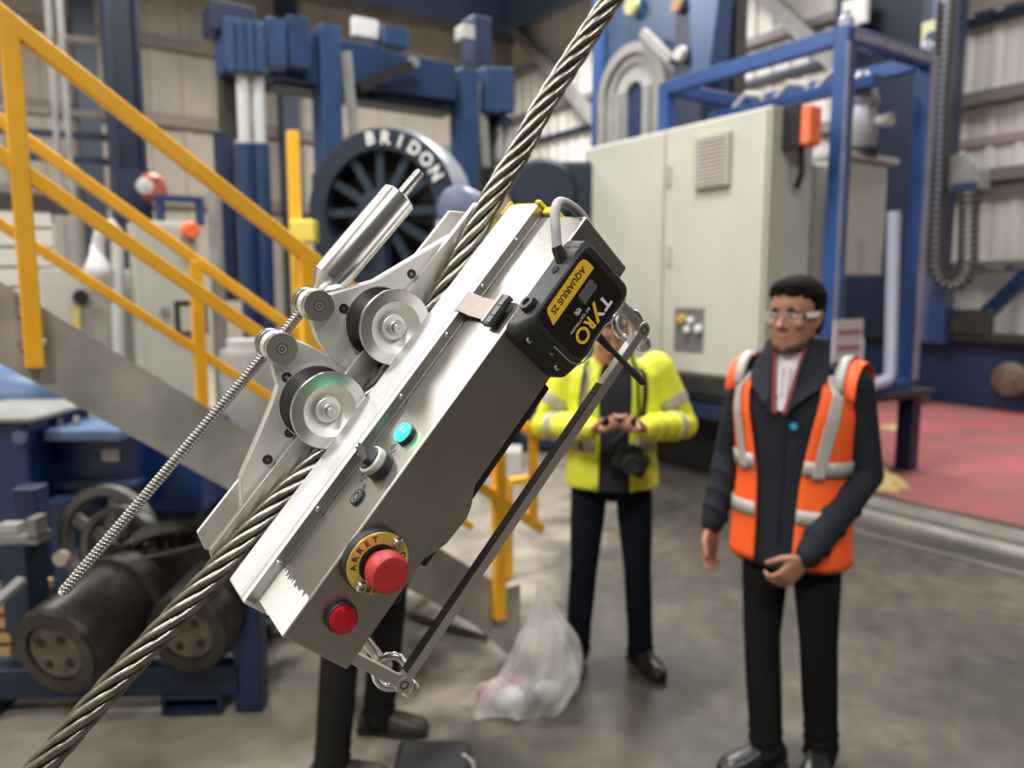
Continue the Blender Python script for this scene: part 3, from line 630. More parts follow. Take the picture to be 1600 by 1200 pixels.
wpart(MB().hbox(a_@E1, b_@E1, 6.6, 7.0, 0, pt(100, 420, 6.6).z), 'body', mat('unit_beige', (.45, .43, .38), .5, 0, .1, 3), wh, bevel=.01)
wpart(MB().lathe([(.055, 0), (.05, .06)], pt(126, 464, 6.6), -E2, 16), 'knob', DARKB, wh)
q = pt(120, 498, 6.58); wpart(MB().box((-.03, -.01, -.09), (.03, .01, .09), Matrix.Translation(q)), 'yellow_tag', mat('tag_yellow', (.5, .42, .12), .6), wh)
q = pt(215, 440, 6.5); wpart(MB().hbox((q@E1)-.02, (q@E1)+.03, 6.5, 6.58, 0, 1.75), 'blue_edge', BLUE, wh)
wp = thing('white_pipework', 'white bent pipe with two valve bodies above beige unit', 'pipe', pt(165, 400, 6.4))
P_ = [pt(185, 470, 6.4), pt(184, 390, 6.4), pt(182, 362, 6.4), pt(173, 350, 6.4), pt(160, 356, 6.4), pt(154, 375, 6.4), pt(153, 405, 6.4)]
wpart(MB().tube([pt(187, 560, 6.4)]+P_, .045, 12), 'pipe', LGREY, wp, smooth=50)
wpart(MB().lathe([(.035, .2), (.05, .12), (.085, .04), (.08, -.02), (.05, -.06)], pt(153, 425, 6.4), EZ, 16), 'valve_body', WHITE, wp, smooth=40)
gc = thing('grey_switch_cabinet', 'grey electrical cabinet with a round orange button behind the handrail', 'cabinet', hall(1.3, 6.2, 0))
bx = pbox(216, 345, 312, 520, 6.0, 6.4)
wpart(MB().hbox(bx[0], bx[1], 6.03, 6.4, .35, bx[5]), 'body', mat('cab_grey', (.42, .42, .37), .5, 0, .1, 3), gc, bevel=.01)
wpart(MB().hbox(bx[0]+.02, bx[1]-.02, 6.0, 6.03, .45, bx[5]-.03), 'door', MATS['cab_grey'], gc, bevel=.006)
wpart(MB().hbox(bx[0], bx[1], 6.05, 6.4, 0, .35), 'plinth', DGREY, gc)
wpart(MB().lathe([(.055, 0), (.065, .05), (.05, .09)], pt(296, 361, 6.0), -E2, 18), 'orange_button', ORANGE, gc, smooth=40)
q = pt(297, 498, 5.99); wpart(MB().hbox((q@E1)-.10, (q@E1)+.12, 5.97, 6.0, q.z-.11, q.z+.13), 'window_frame', DARKB, gc)
wpart(MB().hbox((q@E1)-.07, (q@E1)+.10, 5.96, 5.97, q.z-.09, q.z+.09), 'window_glass', mat('cab_glass', (.4, .4, .36), .3), gc)
wpart(MB().lathe([(.03, 0), (.03, .03)], pt(257, 485, 6.0), -E2, 12), 'key_lock', GREY, gc)
a_ = pt(290, 318, 6.3); wpart(MB().bar(a_-E1*.22+EZ*.03, a_+E1*.12+EZ*.03, .06, .04, EZ).bar(a_-E1*.18+EZ*.03, a_-E1*.18-EZ*.16, .05, .05).bar(a_+E1*.1+EZ*.03, a_+E1*.1-EZ*.16, .05, .05), 'lifting_frame', BLUE, gc)
gpost = thing('grey_pipe_post', 'light grey vertical pipe between grey cabinet and blue press', 'pipe', pt(338, 400, 6.6))
a_ = pt(334, 300, 6.6); wpart(MB().cyl(V((a_.x, a_.y, 0)), a_, .055, 16), 'pipe', GREY, gpost, smooth=40)
# dark machinery mass behind stair bottom
dm = boxes('dark_machine_base', 'dark machine base under the press behind the stair', 'machine', [
    ('body', mat('base_dark', (.012, .014, .02), .5, 0, .3, 3), [(1.9, 5.0, 6.9, 7.5, 0, .95)]),
    ('ledge', LGREY, [(1.9, 3.0, 6.7, 6.9, .55, .62)]),
    ('panel', NAVY, [(2.0, 2.9, 6.8, 6.9, .62, 1.3)])], hall(3, 7, 0))
gb = thing('grey_drum', 'small grey drum on the floor behind the stair', 'drum', pt(395, 540, 5.0))
q = pt(385, 545, 5.0); wpart(MB().lathe([(.16, 0), (.17, .02), (.17, q.z-.03), (.15, q.z)], V((q.x, q.y, 0)), EZ, 20), 'body', GREY, gb, smooth=40)
wpart(MB().lathe([(.12, 0), (.12, .06)], V((q.x, q.y, q.z)), EZ, 20), 'lid', LGREY, gb, smooth=40)
# light box seen right of the stair foot
lb = thing('pale_carton', 'pale upright carton standing behind the stair foot', 'box', at_z(787, 790))
q = at_z(785, 785); wpart(MB().box((-.16, 0, 0), (.16, .3, .42), Matrix.Translation(V((q.x, q.y, 0)))), 'carton', LGREY, lb, bevel=.01)

# --- left: blue winch machine under the stair
tv = 4.35
bw = thing('blue_winch_machine', 'bright blue winch machine body with pale lids under the staircase', 'machine', hall(-.4, 4.5, 0))
BB = mat('winch_blue', (.006, .032, .14), .35, 0, .15, 3)
def qb(px0, py0, px1, py1, Y, dy, nm, m, root=bw, z0=None, bevel=.012):
    a_, b_ = at_y(px0, py0, Y), at_y(px1, py1, Y); zz = at_y((px0+px1)/2, py0, Y).z; zl = at_y((px0+px1)/2, py1, Y).z if z0 is None else z0
    return wpart(MB().box((a_.x, Y, zl), (b_.x, Y+dy, zz)), nm, m, root, bevel=bevel)
qb(-120, 662, 52, 810, 3.9, .6, 'side_panel', BB); qb(62, 680, 222, 800, 4.15, .6, 'front_panel', BB); qb(215, 668, 318, 800, 4.3, .6, 'rear_panel', BB)
qb(-120, 652, 50, 662, 3.85, .65, 'lid', GREY); qb(66, 672, 190, 690, 4.0, .4, 'top_flange', SKYB)
qb(-120, 800, 318, 1000, 4.4, .5, 'base', NAVY, z0=0)
qb(75, 752, 215, 764, 4.1, .1, 'skirt_rail', BLUEL)
wpart(MB().lathe([(.04, 0), (.036, .02)], at_y(33, 682, 3.9), V((0, -1, 0)), 16), 'round_boss', SKYB, bw)
q = at_y(174, 711, 4.15); wpart(MB().box((-.05, -.012, -.035), (.05, 0, .035), Matrix.Translation(q)), 'name_plate', LGREY, bw, bevel=.01)
for px in (72, 92, 120): wpart(MB().lathe([(.018, 0), (.02, .02), (.012, .05)], at_y(px, 664, 4.15), EZ, 10), 'bolt', GREY, bw)
tk2 = thing('blue_pressure_tank', 'light blue horizontal tank below the stair at left edge', 'tank', at_y(20, 610, 4.5))
a_, b_ = at_y(-200, 612, 4.6), at_y(85, 630, 4.75)
d = (b_-a_).normalized(); wpart(MB().lathe([(.05, -.02), (.17, 0), (.23, .08), (.23, (b_-a_).length-.08), (.18, (b_-a_).length), (.05, (b_-a_).length+.02)], a_, d, 32), 'shell', SKYB, tk2, smooth=50)
wpart(MB().bar(a_+d*.5, V(((a_+d*.5).x, (a_+d*.5).y, .012)), .2, .1), 'saddle', NAVY, tk2); wpart(MB().bar(a_+d*.95, V(((a_+d*.95).x, (a_+d*.95).y, .012)), .2, .1), 'saddle', NAVY, tk2)

# --- stillage with drums
g0, g1 = at_z(-130, 1125, .012), at_z(418, 1112, .012)
sd = (g1-g0); sL = sd.length; sd.normalize(); sb = EZ.cross(sd).normalized()
if sb.y < 0: sb = -sb
def SP(a_, b_, z): return g0 + sd*a_ + sb*b_ + EZ*z
def sbx(a0, a1, b0, b1, z0, z1):
    P = [SP(a_, b_, z) for z in (z0, z1) for a_, b_ in ((a0, b0), (a1, b0), (a1, b1), (a0, b1))]
    return MB().add(P, [(0,3,2,1),(4,5,6,7),(0,1,5,4),(1,2,6,5),(2,3,7,6),(3,0,4,7)])
stl = thing('steel_stillage', 'worn dark blue steel stillage holding black iron drums', 'stillage', g1)
SBL = mat('stillage_blue', (.012, .026, .062), .5, .1, .4, 10)
for a_, b_, h in ((sL-.13, 0, .62), (sL-.1, 1.0, .62), (0, 0, .62), (0, 1.0, .62), (sL-1.28, .55, .8)):
    wpart(sbx(a_, a_+.11, b_, b_+.11, 0, h), 'post', mat('stillage_post', (.008, .028, .095), .45, 0, .3, 8), stl, bevel=.008)
wpart(sbx(.1, sL-.1, 0, .08, .075, .20), 'lower_beam', SBL, stl, bevel=.006); wpart(sbx(.1, sL-.1, .22, .30, .18, .33), 'middle_beam', SBL, stl, bevel=.006)
wpart(sbx(.1, sL-.1, .98, 1.06, .08, .35), 'rear_beam', SBL, stl, bevel=.006)
for b0 in (.45, .7): wpart(sbx(.1, sL-.1, b0, b0+.07, .10, .17), 'cross_beam', SBL, stl)
for a0 in (sL-.42, sL-1.32):
    for zz in ((0, .015), (.065, .085)): wpart(sbx(a0, a0+.24, -.01, .9, *zz), 'fork_pocket', SBL, stl)
    for aa in (a0, a0+.225): wpart(sbx(aa, aa+.015, -.01, .9, .015, .065), 'fork_pocket', SBL, stl)
def drum(pf, d, r, L_, label, extra=True):
    o = thing('iron_drum', label, 'drum', pf)
    wpart(MB().lathe([(r*.93, 0), (r, .02), (r, L_*.72), (r*1.12, L_*.74), (r*1.12, L_*.80), (r*.95, L_*.82), (r*.95, L_)], pf, d, 40), 'shell', IRON, o, smooth=40)
    wpart(MB().lathe([(r*.62, -.004), (r*.62, .01)], pf, d, 32), 'hub_plate', RUST, o, smooth=40)
    wpart(MB().lathe([(r*.95, .0), (r*.95, -.015), (r*.66, -.015), (r*.66, 0)], pf, d, 40), 'end_ring', IRON, o, smooth=40)
    x, y, z = frame(d)
    for k in range(4):
        a_ = k*math.pi/2+.6; q = pf+(x*math.cos(a_)+y*math.sin(a_))*r*.38 - V(d).normalized()*.004
        wpart(MB().lathe([(r*.10, 0), (r*.10, -.006)], q, d, 12), 'bolt_hole', DARKB, o)
    return o
dd = (at_y(190, 925, 3.15)-at_y(92, 1020, 2.62)); 
drum(at_y(88, 1018, 2.66), V((.20, .90, .16)), .175, .44, 'black iron drum with rusty hub at the left of stillage')
drum(at_y(293, 990, 2.80), V((.10, .95, .14)), .165, .44, 'black iron drum behind the rope at right of stillage')
def spool(px, py, Y, r, ax, label, nring=2):
    o = thing('spoked_pulley', label, 'wheel', at_y(px, py, Y)); c = at_y(px, py, Y); ax = V(ax).normalized()
    wpart(MB().lathe([(r*.84, 0), (r, 0), (r, .05), (r*.84, .05), (r*.84, 0)], c, ax, 40), 'rim', mat('wheel_grey', (.12, .12, .115), .45, .4, .2, 8), o, smooth=40)
    wpart(MB().lathe([(.05, -.04), (.06, 0), (.06, .09), (.04, .1)], c, ax, 20), 'hub', IRON, o, smooth=40)
    x, y, z = frame(ax)
    for k in range(5):
        a_ = k*2*math.pi/5+.5; dq = x*math.cos(a_)+y*math.sin(a_); wpart(MB().bar(c+ax*.025+dq*.05, c+ax*.025+dq*r*.9, .05, .03, ax), 'spoke', MATS['wheel_grey'], o)
    return o
spool(165, 850, 3.45, .27, (.25, .95, -.05), 'large grey spoked wheel propped behind the drums')
spool(185, 862, 3.25, .20, (.25, .95, -.05), 'smaller grey spoked wheel in front of the large one')
spool(285, 850, 3.3, .20, (-.2, .5, .8), 'flat grey wheel lying on the black lever plate')
lv = thing('iron_lever_plate', 'thick black iron lever plate with eye lying across the drums', 'plate', at_y(250, 890, 3.1))
c = at_y(262, 885, 3.1)
wpart(MB().prism([(-.24, -.14), (.22, -.16), (.30, -.08), (.31, .03), (.27, .10), (.18, .11), (.02, .06), (-.22, .02)], lambda a_, b_, h: c+V((a_, h, b_)), 0, .06), 'plate', IRON, lv, bevel=.008)
wpart(MB().lathe([(.06, 0), (.06, .03), (.03, .04)], c+V((.22, 0, .02)), V((0, -1, 0)), 20), 'eye', DARKB, lv)
wpart(MB().lathe([(.03, 0), (.03, .03)], at_y(100, 870, 3.0), V((0, -1, 0)), 16), 'bolt', mat('bolt_tan', (.5, .42, .33), .5), lv)
lg = thing('motor_bracket', 'pale flanged bracket on the blue body at left edge', 'bracket', at_y(30, 830, 2.95))
q = at_y(30, 845, 2.95)
wpart(MB().box((-.12, 0, -.02), (.07, .1, .02), Matrix.Translation(q)).box((.03, 0, 0), (.07, .08, .09), Matrix.Translation(q)), 'bracket', GREY, lg, bevel=.006)
wpart(MB().box((-.10, .02, .02), (-.02, .08, .06), Matrix.Translation(q)), 'jaw', LGREY, lg, bevel=.006)
wpart(MB().bar(q-EZ*.02+V((-.02, .05, 0)), V((q.x-.02, q.y+.05, .35)), .14, .1), 'stem', NAVY, lg)
wpart(MB().bar(at_y(-10, 945, 2.75), at_y(36, 905, 2.85), .05, .02), 'arm', GREY, lg)
# timber blocks
for i, (px, py, Y) in enumerate([(207, 952, 3.3), (206, 936, 3.3), (209, 921, 3.3), (203, 907, 3.3)]):
    q = at_y(px, py, Y); o = MB().box((-.055, 0, -.018), (.055, .3, .018)).obj('timber_block', WOOD, bevel=.003); o.location = q; o.rotation_euler = (0, 0, random.uniform(-.1, .1))
    tag(o, ['lowest', 'second lowest', 'second highest', 'topmost'][i] + ' timber batten in the little stack between the two iron drums', 'timber', 'timber battens stacked between the drums')
for i, (px, py) in enumerate([(2, 1020), (3, 998), (1, 975), (4, 952)]):
    q = at_y(px, py, 3.0); o = MB().box((-.10, 0, -.02), (.035, .3, .02)).obj('timber_block', WOOD, bevel=.003); o.location = q
    tag(o, ['lowest', 'second lowest', 'second highest', 'topmost'][i] + ' timber batten in the stack at left edge beside the left drum', 'timber', 'timber battens stacked at the left edge')
# rags on red floor
def rag(px, py, a_, b_, h, label):
    mb = MB(); n = 26; m_ = 10; P = []; Fc = []
    c = at_z(px, py, .012)
    for j in range(m_+1):
        r = j/m_
        for k in range(n):
            an = 2*math.pi*k/n; rr = r*(1+.22*math.sin(3*an+px)+.12*math.sin(7*an))
            z = h*(1-r**2)*(.75+.5*noise.noise(V((an*1.4, r*3, px*.01))))
            P.append(c+V((math.cos(an)*rr*a_, math.sin(an)*rr*b_, max(z, 0)+.001)))
    for j in range(m_):
        for k in range(n): k2 = (k+1) % n; Fc.append((j*n+k, j*n+k2, (j+1)*n+k2, (j+1)*n+k))
    mb.add(P, Fc); o = mb.obj('cloth_rag', BOARD, smooth=60); tag(o, label, 'rag'); return o
rag(1378, 755, .17, .30, .16, 'crumpled yellow rag pile at the edge of red floor'); rag(1402, 670, .19, .16, .07, 'small tan rag lying further back on red floor')

# ================================================================== PEOPLE
def hand_mesh(mb, wrist, d, palm_n, thumb_side, curl=.35, ln=.185, flip=1):
    """palm + five fingers; d = hand direction, palm_n = palm normal, thumb_side = unit vector towards thumb"""
    d = V(d).normalized(); pn = V(palm_n); pn = (pn - d*pn.dot(d)).normalized(); ts = V(thumb_side); ts = (ts - d*ts.dot(d) - pn*ts.dot(pn)).normalized()
    wrist = V(wrist); k = ln/.185
    mb.loft([(wrist-d*.03*k, ts*.028*k, pn*.020*k), (wrist, ts*.028*k, pn*.019*k), (wrist+d*.03*k, ts*.037*k, pn*.017*k), (wrist+d*.07*k, ts*.042*k, pn*.015*k), (wrist+d*.098*k, ts*.040*k, pn*.012*k), (wrist+d*.105*k, ts*.034*k, pn*.008*k)], 14, 2.4)
    for i, (off, L_, r) in enumerate(((.030, .074, .0088), (.010, .082, .009), (-.010, .077, .0086), (-.029, .060, .0078))):
        p = wrist + d*.088*k + ts*off*k; P = [p]; ang = curl*.5
        for seg in (.45, .30, .25):
            v = d*math.cos(ang)+pn*math.sin(ang) + ts*off*1.2; v.normalize(); p = p+v*L_*seg*k; P.append(p); ang += curl*(1.1 if seg > .3 else .8)
        mb.tube(P, [r*k*1.05, r*k, r*k*.92, r*k*.78], 8)
        mb.ell(P[-1], (r*k*.8,)*3, None, 8)
    p = wrist + d*.025*k + ts*.028*k; v1 = (d*.75+ts*.62+pn*.35).normalized(); v2 = (d*.95+ts*.15+pn*.35*(1+curl)).normalized()
    mb.tube([p, p+v1*.042*k, p+v1*.042*k+v2*.03*k, p+v1*.042*k+v2*.052*k], [.014*k, .0125*k, .0105*k, .0085*k], 8)
    mb.ell(p+v1*.042*k+v2*.053*k, (.0085*k,)*3, None, 8)
def head_mesh(mb, M):
    """M: head frame, x = person's left, y = face direction, z = up, origin at skull centre (0.245 tall)"""
    R3 = M.to_3x3(); T_ = M.translation
    def q(x, y, z): return T_ + R3 @ V((x, y, z))
    X, Y = R3 @ V((1, 0, 0)), R3 @ V((0, 1, 0))
    rings = [(-.115, .030, .018, .060), (-.108, .045, .036, .050), (-.09, .056, .062, .032), (-.065, .063, .080, .015), (-.03, .069, .090, .006), (.01, .073, .096, 0), (.045, .076, .100, -.002), (.08, .071, .093, -.004), (.105, .054, .070, -.008), (.118, .030, .040, -.010), (.122, .006, .008, -.012)]
    mb.loft([(q(0, cy, z), X*a, Y*b) for z, a, b, cy in rings], 24, 2.2)
    mb.loft([(q(0, -.012, -.19), X*.056, Y*.056), (q(0, -.008, -.12), X*.052, Y*.054), (q(0, 0, -.05), X*.052, Y*.06)], 16)   # neck
    mb.tube([q(0, .090, .020), q(0, .100, -.005), q(0, .113, -.026), q(0, .098, -.036)], [.008, .010, .0135, .009], 8)     # nose
    for sx in (-1, 1):
        mb.ell(q(sx*.013, .098, -.030), (.009, .009, .007), None, 8)                                                    # nostril wings
        mb.ell(q(sx*.034, .083, .028), (.024, .014, .006), R3.to_4x4(), 10)                                            # brow
        mb.ell(q(sx*.045, .068, -.020), (.020, .020, .018), None, 10)                                                   # cheek
        mb.loft([(q(sx*.070, .00, -.035), X*.006, Y*.010), (q(sx*.078, -.004, -.015), X*.008, Y*.015), (q(sx*.082, -.008, .010), X*.008, Y*.018), (q(sx*.080, -.008, .026), X*.006, Y*.012)], 10)  # ear
    mb.ell(q(0, .086, -.058), (.026, .014, .006), R3.to_4x4(), 12); mb.ell(q(0, .083, -.069), (.023, .013, .007), R3.to_4x4(), 12)
    mb.ell(q(0, .074, -.100), (.024, .018, .014), R3.to_4x4(), 12)
def limb(mb, P, R, n=16): mb.tube(P, R, n); [mb.ell(p, (r,)*3, None, 12) for p, r in zip(P, R)]
def person(name_root, label, J, skin, hairm, jackm, troum, shoem, hood=False, jr=1.0, hem=.83, beard=False, group=None):
    """J: joints in the person's own frame (x = their left, y = facing, z = up); J['M'] places it"""
    M = J['M']; root = thing('person', label, 'person', M, group)
    def mk(mb, nm, m, **k): return mb.obj(nm, m, root, **k)
    hipc, chest, neck = V(J['hip']), V(J['chest']), V(J['neck'])
    HM = J['head']; up = (chest-hipc).normalized(); fx = V((1, 0, 0)); fy = up.cross(fx)*1.0; fy = V((0, 1, 0)) - up*up.y; fy.normalize()
    # --- body: one continuous skin surface
    b = MB(); head_mesh(b, HM)
    b.loft([(hipc-up*.06, fx*.14, fy*.10), (hipc+up*.1, fx*.135, fy*.095), (chest-up*.12, fx*.14, fy*.10), (chest, fx*.15, fy*.105), (chest+up*.1, fx*.14, fy*.085), (neck-up*.01, fx*.065, fy*.06), (neck+up*.05, fx*.05, fy*.05)], 20)
    for sd_, k in ((1, 'l'), (-1, 'r')):
        sh, el, wr = V(J['sh'+k]), V(J['el'+k]), V(J['wr'+k]); limb(b, [sh, el, wr], [.048, .038, .026])
        hp, kn, an = V(J['hp'+k]), V(J['kn'+k]), V(J['an'+k]); limb(b, [hp, kn, an], [.075, .05, .035])
        hd = V(J['hd'+k]); hand_mesh(b, wr+(hd-wr).normalized()*.012, hd-wr, J['pn'+k], J['th'+k], J.get('curl'+k, .4))
    mk(b, 'body', skin, remesh=.0048, relax=2)
    # --- jacket
    R3 = HM.to_3x3(); T_ = HM.translation; q = lambda x, y, z: T_ + R3 @ V((x, y, z))
    j = MB(); hz = hem
    hemc = hipc + up*(hem-hipc.z)
    rings = [(hemc, .195, .140), (hemc+up*.03, .195, .142), (hipc+up*.14, .178, .130), (chest-up*.10, .190, .136), (chest+up*.02, .205, .140), (chest+up*.10, .200, .128), (chest+up*.15, .150, .105), (neck, .088, .082)]
    j.loft([(c, fx*a*jr, fy*b_*jr) for c, a, b_ in rings], 32, 2.5)
    for k in 'lr':
        sh, el, wr = V(J['sh'+k]), V(J['el'+k]), V(J['wr'+k]); mid = (sh+el)/2; m2 = (el+wr)/2; dv = (wr-el).normalized()
        limb(j, [sh, mid, el, m2, wr-dv*.02, wr+dv*.0], [.076*jr, .068*jr, .062*jr, .055*jr, .046*jr, .044*jr])
    if J.get('folds', True):
        for k in 'lr':
            sh, el, wr = V(J['sh'+k]), V(J['el'+k]), V(J['wr'+k])
            for t_ in (.35, .6, .85):
                c = el+(wr-el)*t_; d = (wr-el).normalized(); x, y, z = frame(d+V((.2, .3, .1))); j.tube([c+(x*math.cos(a)+y*math.sin(a))*(.066-.014*t_)*jr for a in [i*math.pi/8 for i in range(16)]], .007, 6, closed=True)
    if J.get('open'):      # open jacket: cut is shown by a separate shirt panel in front
        pass
    mk(j, 'jacket', jackm, remesh=.009, relax=5)
    # collar: standing, open at the front
    col = MB(); n = 28; P = []; a0, a1 = math.radians(J.get('collar_gap', 30)), math.radians(360-J.get('collar_gap', 30))
    for h, rr, lean in ((-.05, .098, 0), (0, .088, .0), (.045, .092, .008), (.085, .104, .012)):
        for i in range(n+1):
            a = a0+(a1-a0)*i/n; 
            P.append(neck + up*(h - (.035 if h > .04 else 0)*max(0, math.cos(a))) + fx*(rr*math.sin(a)) + fy*(rr*.95*math.cos(a)+lean))
    col.add(P, [(r*(n+1)+i, r*(n+1)+i+1, (r+1)*(n+1)+i+1, (r+1)*(n+1)+i) for r in range(3) for i in range(n)])
    mk(col, 'collar', jackm, solid=.009, smooth=60, subd=1)
    # --- trousers
    t = MB(); hl, hr = V(J['hpl']), V(J['hpr'])
    t.loft([(hipc+up*.12, fx*.155, fy*.115), (hipc, fx*.165, fy*.125), ((hl+hr)/2-V((0, 0, .03)), fx*.160, fy*.12), ((hl+hr)/2-V((0, 0, .09)), fx*.12, fy*.09)], 24, 2.3)
    for k in 'lr':
        hp, kn, an = V(J['hp'+k]), V(J['kn'+k]), V(J['an'+k]); f_ = J.get('leg', 1.0)
        limb(t, [hp, (hp+kn)/2, kn, (kn+an)/2, an+V((0, 0, .03)), an-V((0, 0, .03))], [.092*f_, .084*f_, .068*f_, .066*f_, .060*f_, .062*f_])
        for tt, rr in ((.80, .064), (.9, .066), (1.03, .070)):
            c = kn+(an-kn)*tt; x, y, z = frame((an-kn)+V((.15, .25, 0))*(.5-tt)); t.tube([c+(x*math.cos(a)+y*math.sin(a))*rr*f_*.93 for a in [i*math.pi/8 for i in range(16)]], .008, 6, closed=True)
    mk(t, 'trousers', troum, remesh=.010, relax=4)
    # --- shoes
    for k in 'lr':
        an = V(J['an'+k]); d = V(J['to'+k]); d.z = 0; d.normalize(); x = V((d.y, -d.x, 0)); z0 = an.z-.08
        g = V((an.x, an.y, 0)); s_ = MB()
        s_.loft([(g-d*.085+V((0, 0, .045)), x*.012, EZ*.02), (g-d*.075+V((0, 0, .045)), x*.032, EZ*.040), (g-d*.03+V((0, 0, .055)), x*.037, EZ*.05), (g+d*.04+V((0, 0, .052)), x*.040, EZ*.046), (g+d*.11+V((0, 0, .042)), x*.046, EZ*.036), (g+d*.165+V((0, 0, .036)), x*.042, EZ*.030), (g+d*.195+V((0, 0, .030)), x*.024, EZ*.018)], 20, 2.4)
        s_.loft([(g-d*.02+V((0, 0, .07)), x*.040, d*.052), (g-d*.015+V((0, 0, .13)), x*.040, d*.045), (g-d*.015+V((0, 0, .155)), x*.042, d*.046)], 18)
        so = mk(s_, 'shoe', shoem, remesh=.006, relax=3)
        sole = MB().prism([tuple((g+d*u_+x*v_)[:2]) for u_, v_ in ((-.088, -.02), (-.075, -.036), (0, -.038), (.08, -.048), (.15, -.044), (.195, -.022), (.195, .022), (.15, .044), (.08, .048), (0, .038), (-.075, .036), (-.088, .02))], lambda a, b_, h: V((a, b_, h)), 0.001, .022)
        sole.obj('sole', RUB, so, bevel=.003)
    # --- hair
    h = MB(); X, Y, Z = R3 @ V((1, 0, 0)), R3 @ V((0, 1, 0)), R3 @ V((0, 0, 1))
    h.loft([(q(0, -.040, -.06), X*.060, Y*.045), (q(0, -.030, -.02), X*.078, Y*.062), (q(0, -.022, .03), X*.082, Y*.082), (q(0, -.020, .062), X*.085, Y*.088), (q(0, -.013, .085), X*.085, Y*.094), (q(0, .002, .104), X*.078, Y*.102), (q(0, .004, .124), X*.062, Y*.084), (q(0, 0, .138), X*.03, Y*.045)], 26, 2.3)
    rnd = random.Random(3)
    for i in range(80):
        a = rnd.uniform(0, 2*math.pi); e = rnd.uniform(.30, 1.45); p = q(math.cos(a)*math.cos(e)*.080, -.005+math.sin(a)*math.cos(e)*.098, .056+math.sin(e)*.080)
        h.ell(p, (.016, .020, .012), R3.to_4x4(), 8)
    for i in range(26):
        a = math.radians(-20+220*i/25); h.ell(q(math.cos(a)*.080, -.006+math.sin(a)*.098, .072+.008*math.sin(i*2.7)+.022*math.sin(a)), (.012, .010, .014), R3.to_4x4(), 8)
    mk(h, 'hair', hairm, remesh=.005, relax=1)
    # --- face
    for sx in (-1, 1):
        e = mk(MB().ell(q(sx*.031, .079, .008), (.0125,)*3, None, 14), 'eye', EYEW, smooth=80)
        MB().ell(q(sx*.031, .0885, .008), (.0058, .004, .0058), R3.to_4x4(), 10).obj('iris', EYED, e, smooth=80)
        mk(MB().tube([q(sx*.014, .096, .027), q(sx*.03, .099, .034), q(sx*.05, .083, .029)], [.003, .0045, .0025], 6), 'eyebrow', hairm, smooth=60)
    mk(MB().ell(q(0, .090, -.0585), (.024, .011, .0052), R3.to_4x4(), 12).ell(q(0, .0875, -.069), (.021, .0105, .006), R3.to_4x4(), 12), 'lips', LIP, smooth=80)
    if beard:
        bd = MB(); bd.loft([(q(0, .062, -.118), X*.028, Y*.018), (q(0, .045, -.108), X*.048, Y*.042), (q(0, .030, -.092), X*.059, Y*.063), (q(0, .012, -.075), X*.0645, Y*.078)], 24, 2.2)
        mk(bd, 'beard', mat('stubble', (.10, .05, .032), .7, 0, .3, 200), remesh=.005, relax=1)
    return root, mk, dict(q=q, R3=R3, up=up, fx=fx, fy=fy, rings=rings, jr=jr, hemc=hemc, neck=neck, chest=chest, hip=hipc)
def mirror(J):
    m = {}
    for k, v in J.items():
        if k in ('M', 'head'): m[k] = v; continue
        k2 = k
        if k not in ('hip', 'chest', 'neck', 'leg', 'collar_gap', 'open', 'folds'):
            k2 = k[:-1] + ('r' if k[-1] == 'l' else 'l')
        m[k2] = (-v[0], v[1], v[2]) if isinstance(v, tuple) else v
    return m
def rotz(v): return Matrix.Rotation(v, 4, 'Z')
def place(p, yaw): return Matrix.Translation(V((p.x, p.y, 0.0))) @ rotz(yaw)
def headM(p, yaw, pitch=0, roll=0): return Matrix.Translation(V(p)) @ rotz(math.radians(yaw)) @ Matrix.Rotation(math.radians(-pitch), 4, 'X') @ Matrix.Rotation(math.radians(roll), 4, 'Y')
def torso_patch(info, z0, z1, a0, a1, off, thick, mk, nm, m, steps=14, nz=None, top_open=False):
    """shell patch over the jacket torso: heights z0..z1 along the spine, angles in degrees (0 = front, + = person's left)"""
    rings = [(c, a*info['jr'], b*info['jr']) for c, a, b in info['rings']]; fx, fy = info['fx'], info['fy']
    hs = [(c-rings[0][0]).length for c, a, b in rings]
    def samp(h):
        for i in range(len(hs)-1):
            if h <= hs[i+1] or i == len(hs)-2:
                t = (h-hs[i])/(hs[i+1]-hs[i]); t = max(0, min(1, t)); c0, A0, B0 = rings[i]; c1, A1, B1 = rings[i+1]
                return c0.lerp(c1, t), A0+(A1-A0)*t, B0+(B1-B0)*t
    n_z = nz or max(2, int((z1-z0)/.025)); P = []; mb = MB()
    for i in range(n_z+1):
        h = z0+(z1-z0)*i/n_z; c, A_, B_ = samp(h)
        f0, f1 = (a0(h) if callable(a0) else a0), (a1(h) if callable(a1) else a1)
        for k in range(steps+1):
            a = math.radians(f0+(f1-f0)*k/steps); sa, ca = math.sin(a), math.cos(a); e = 2/2.5
            P.append(c + fx*((A_+off)*math.copysign(abs(sa)**e, sa)) + fy*((B_+off)*math.copysign(abs(ca)**e, ca)))
    mb.add(P, [(r*(steps+1)+k, r*(steps+1)+k+1, (r+1)*(steps+1)+k+1, (r+1)*(steps+1)+k) for r in range(n_z) for k in range(steps)])
    return mk(mb, nm, m, solid=thick, smooth=70)

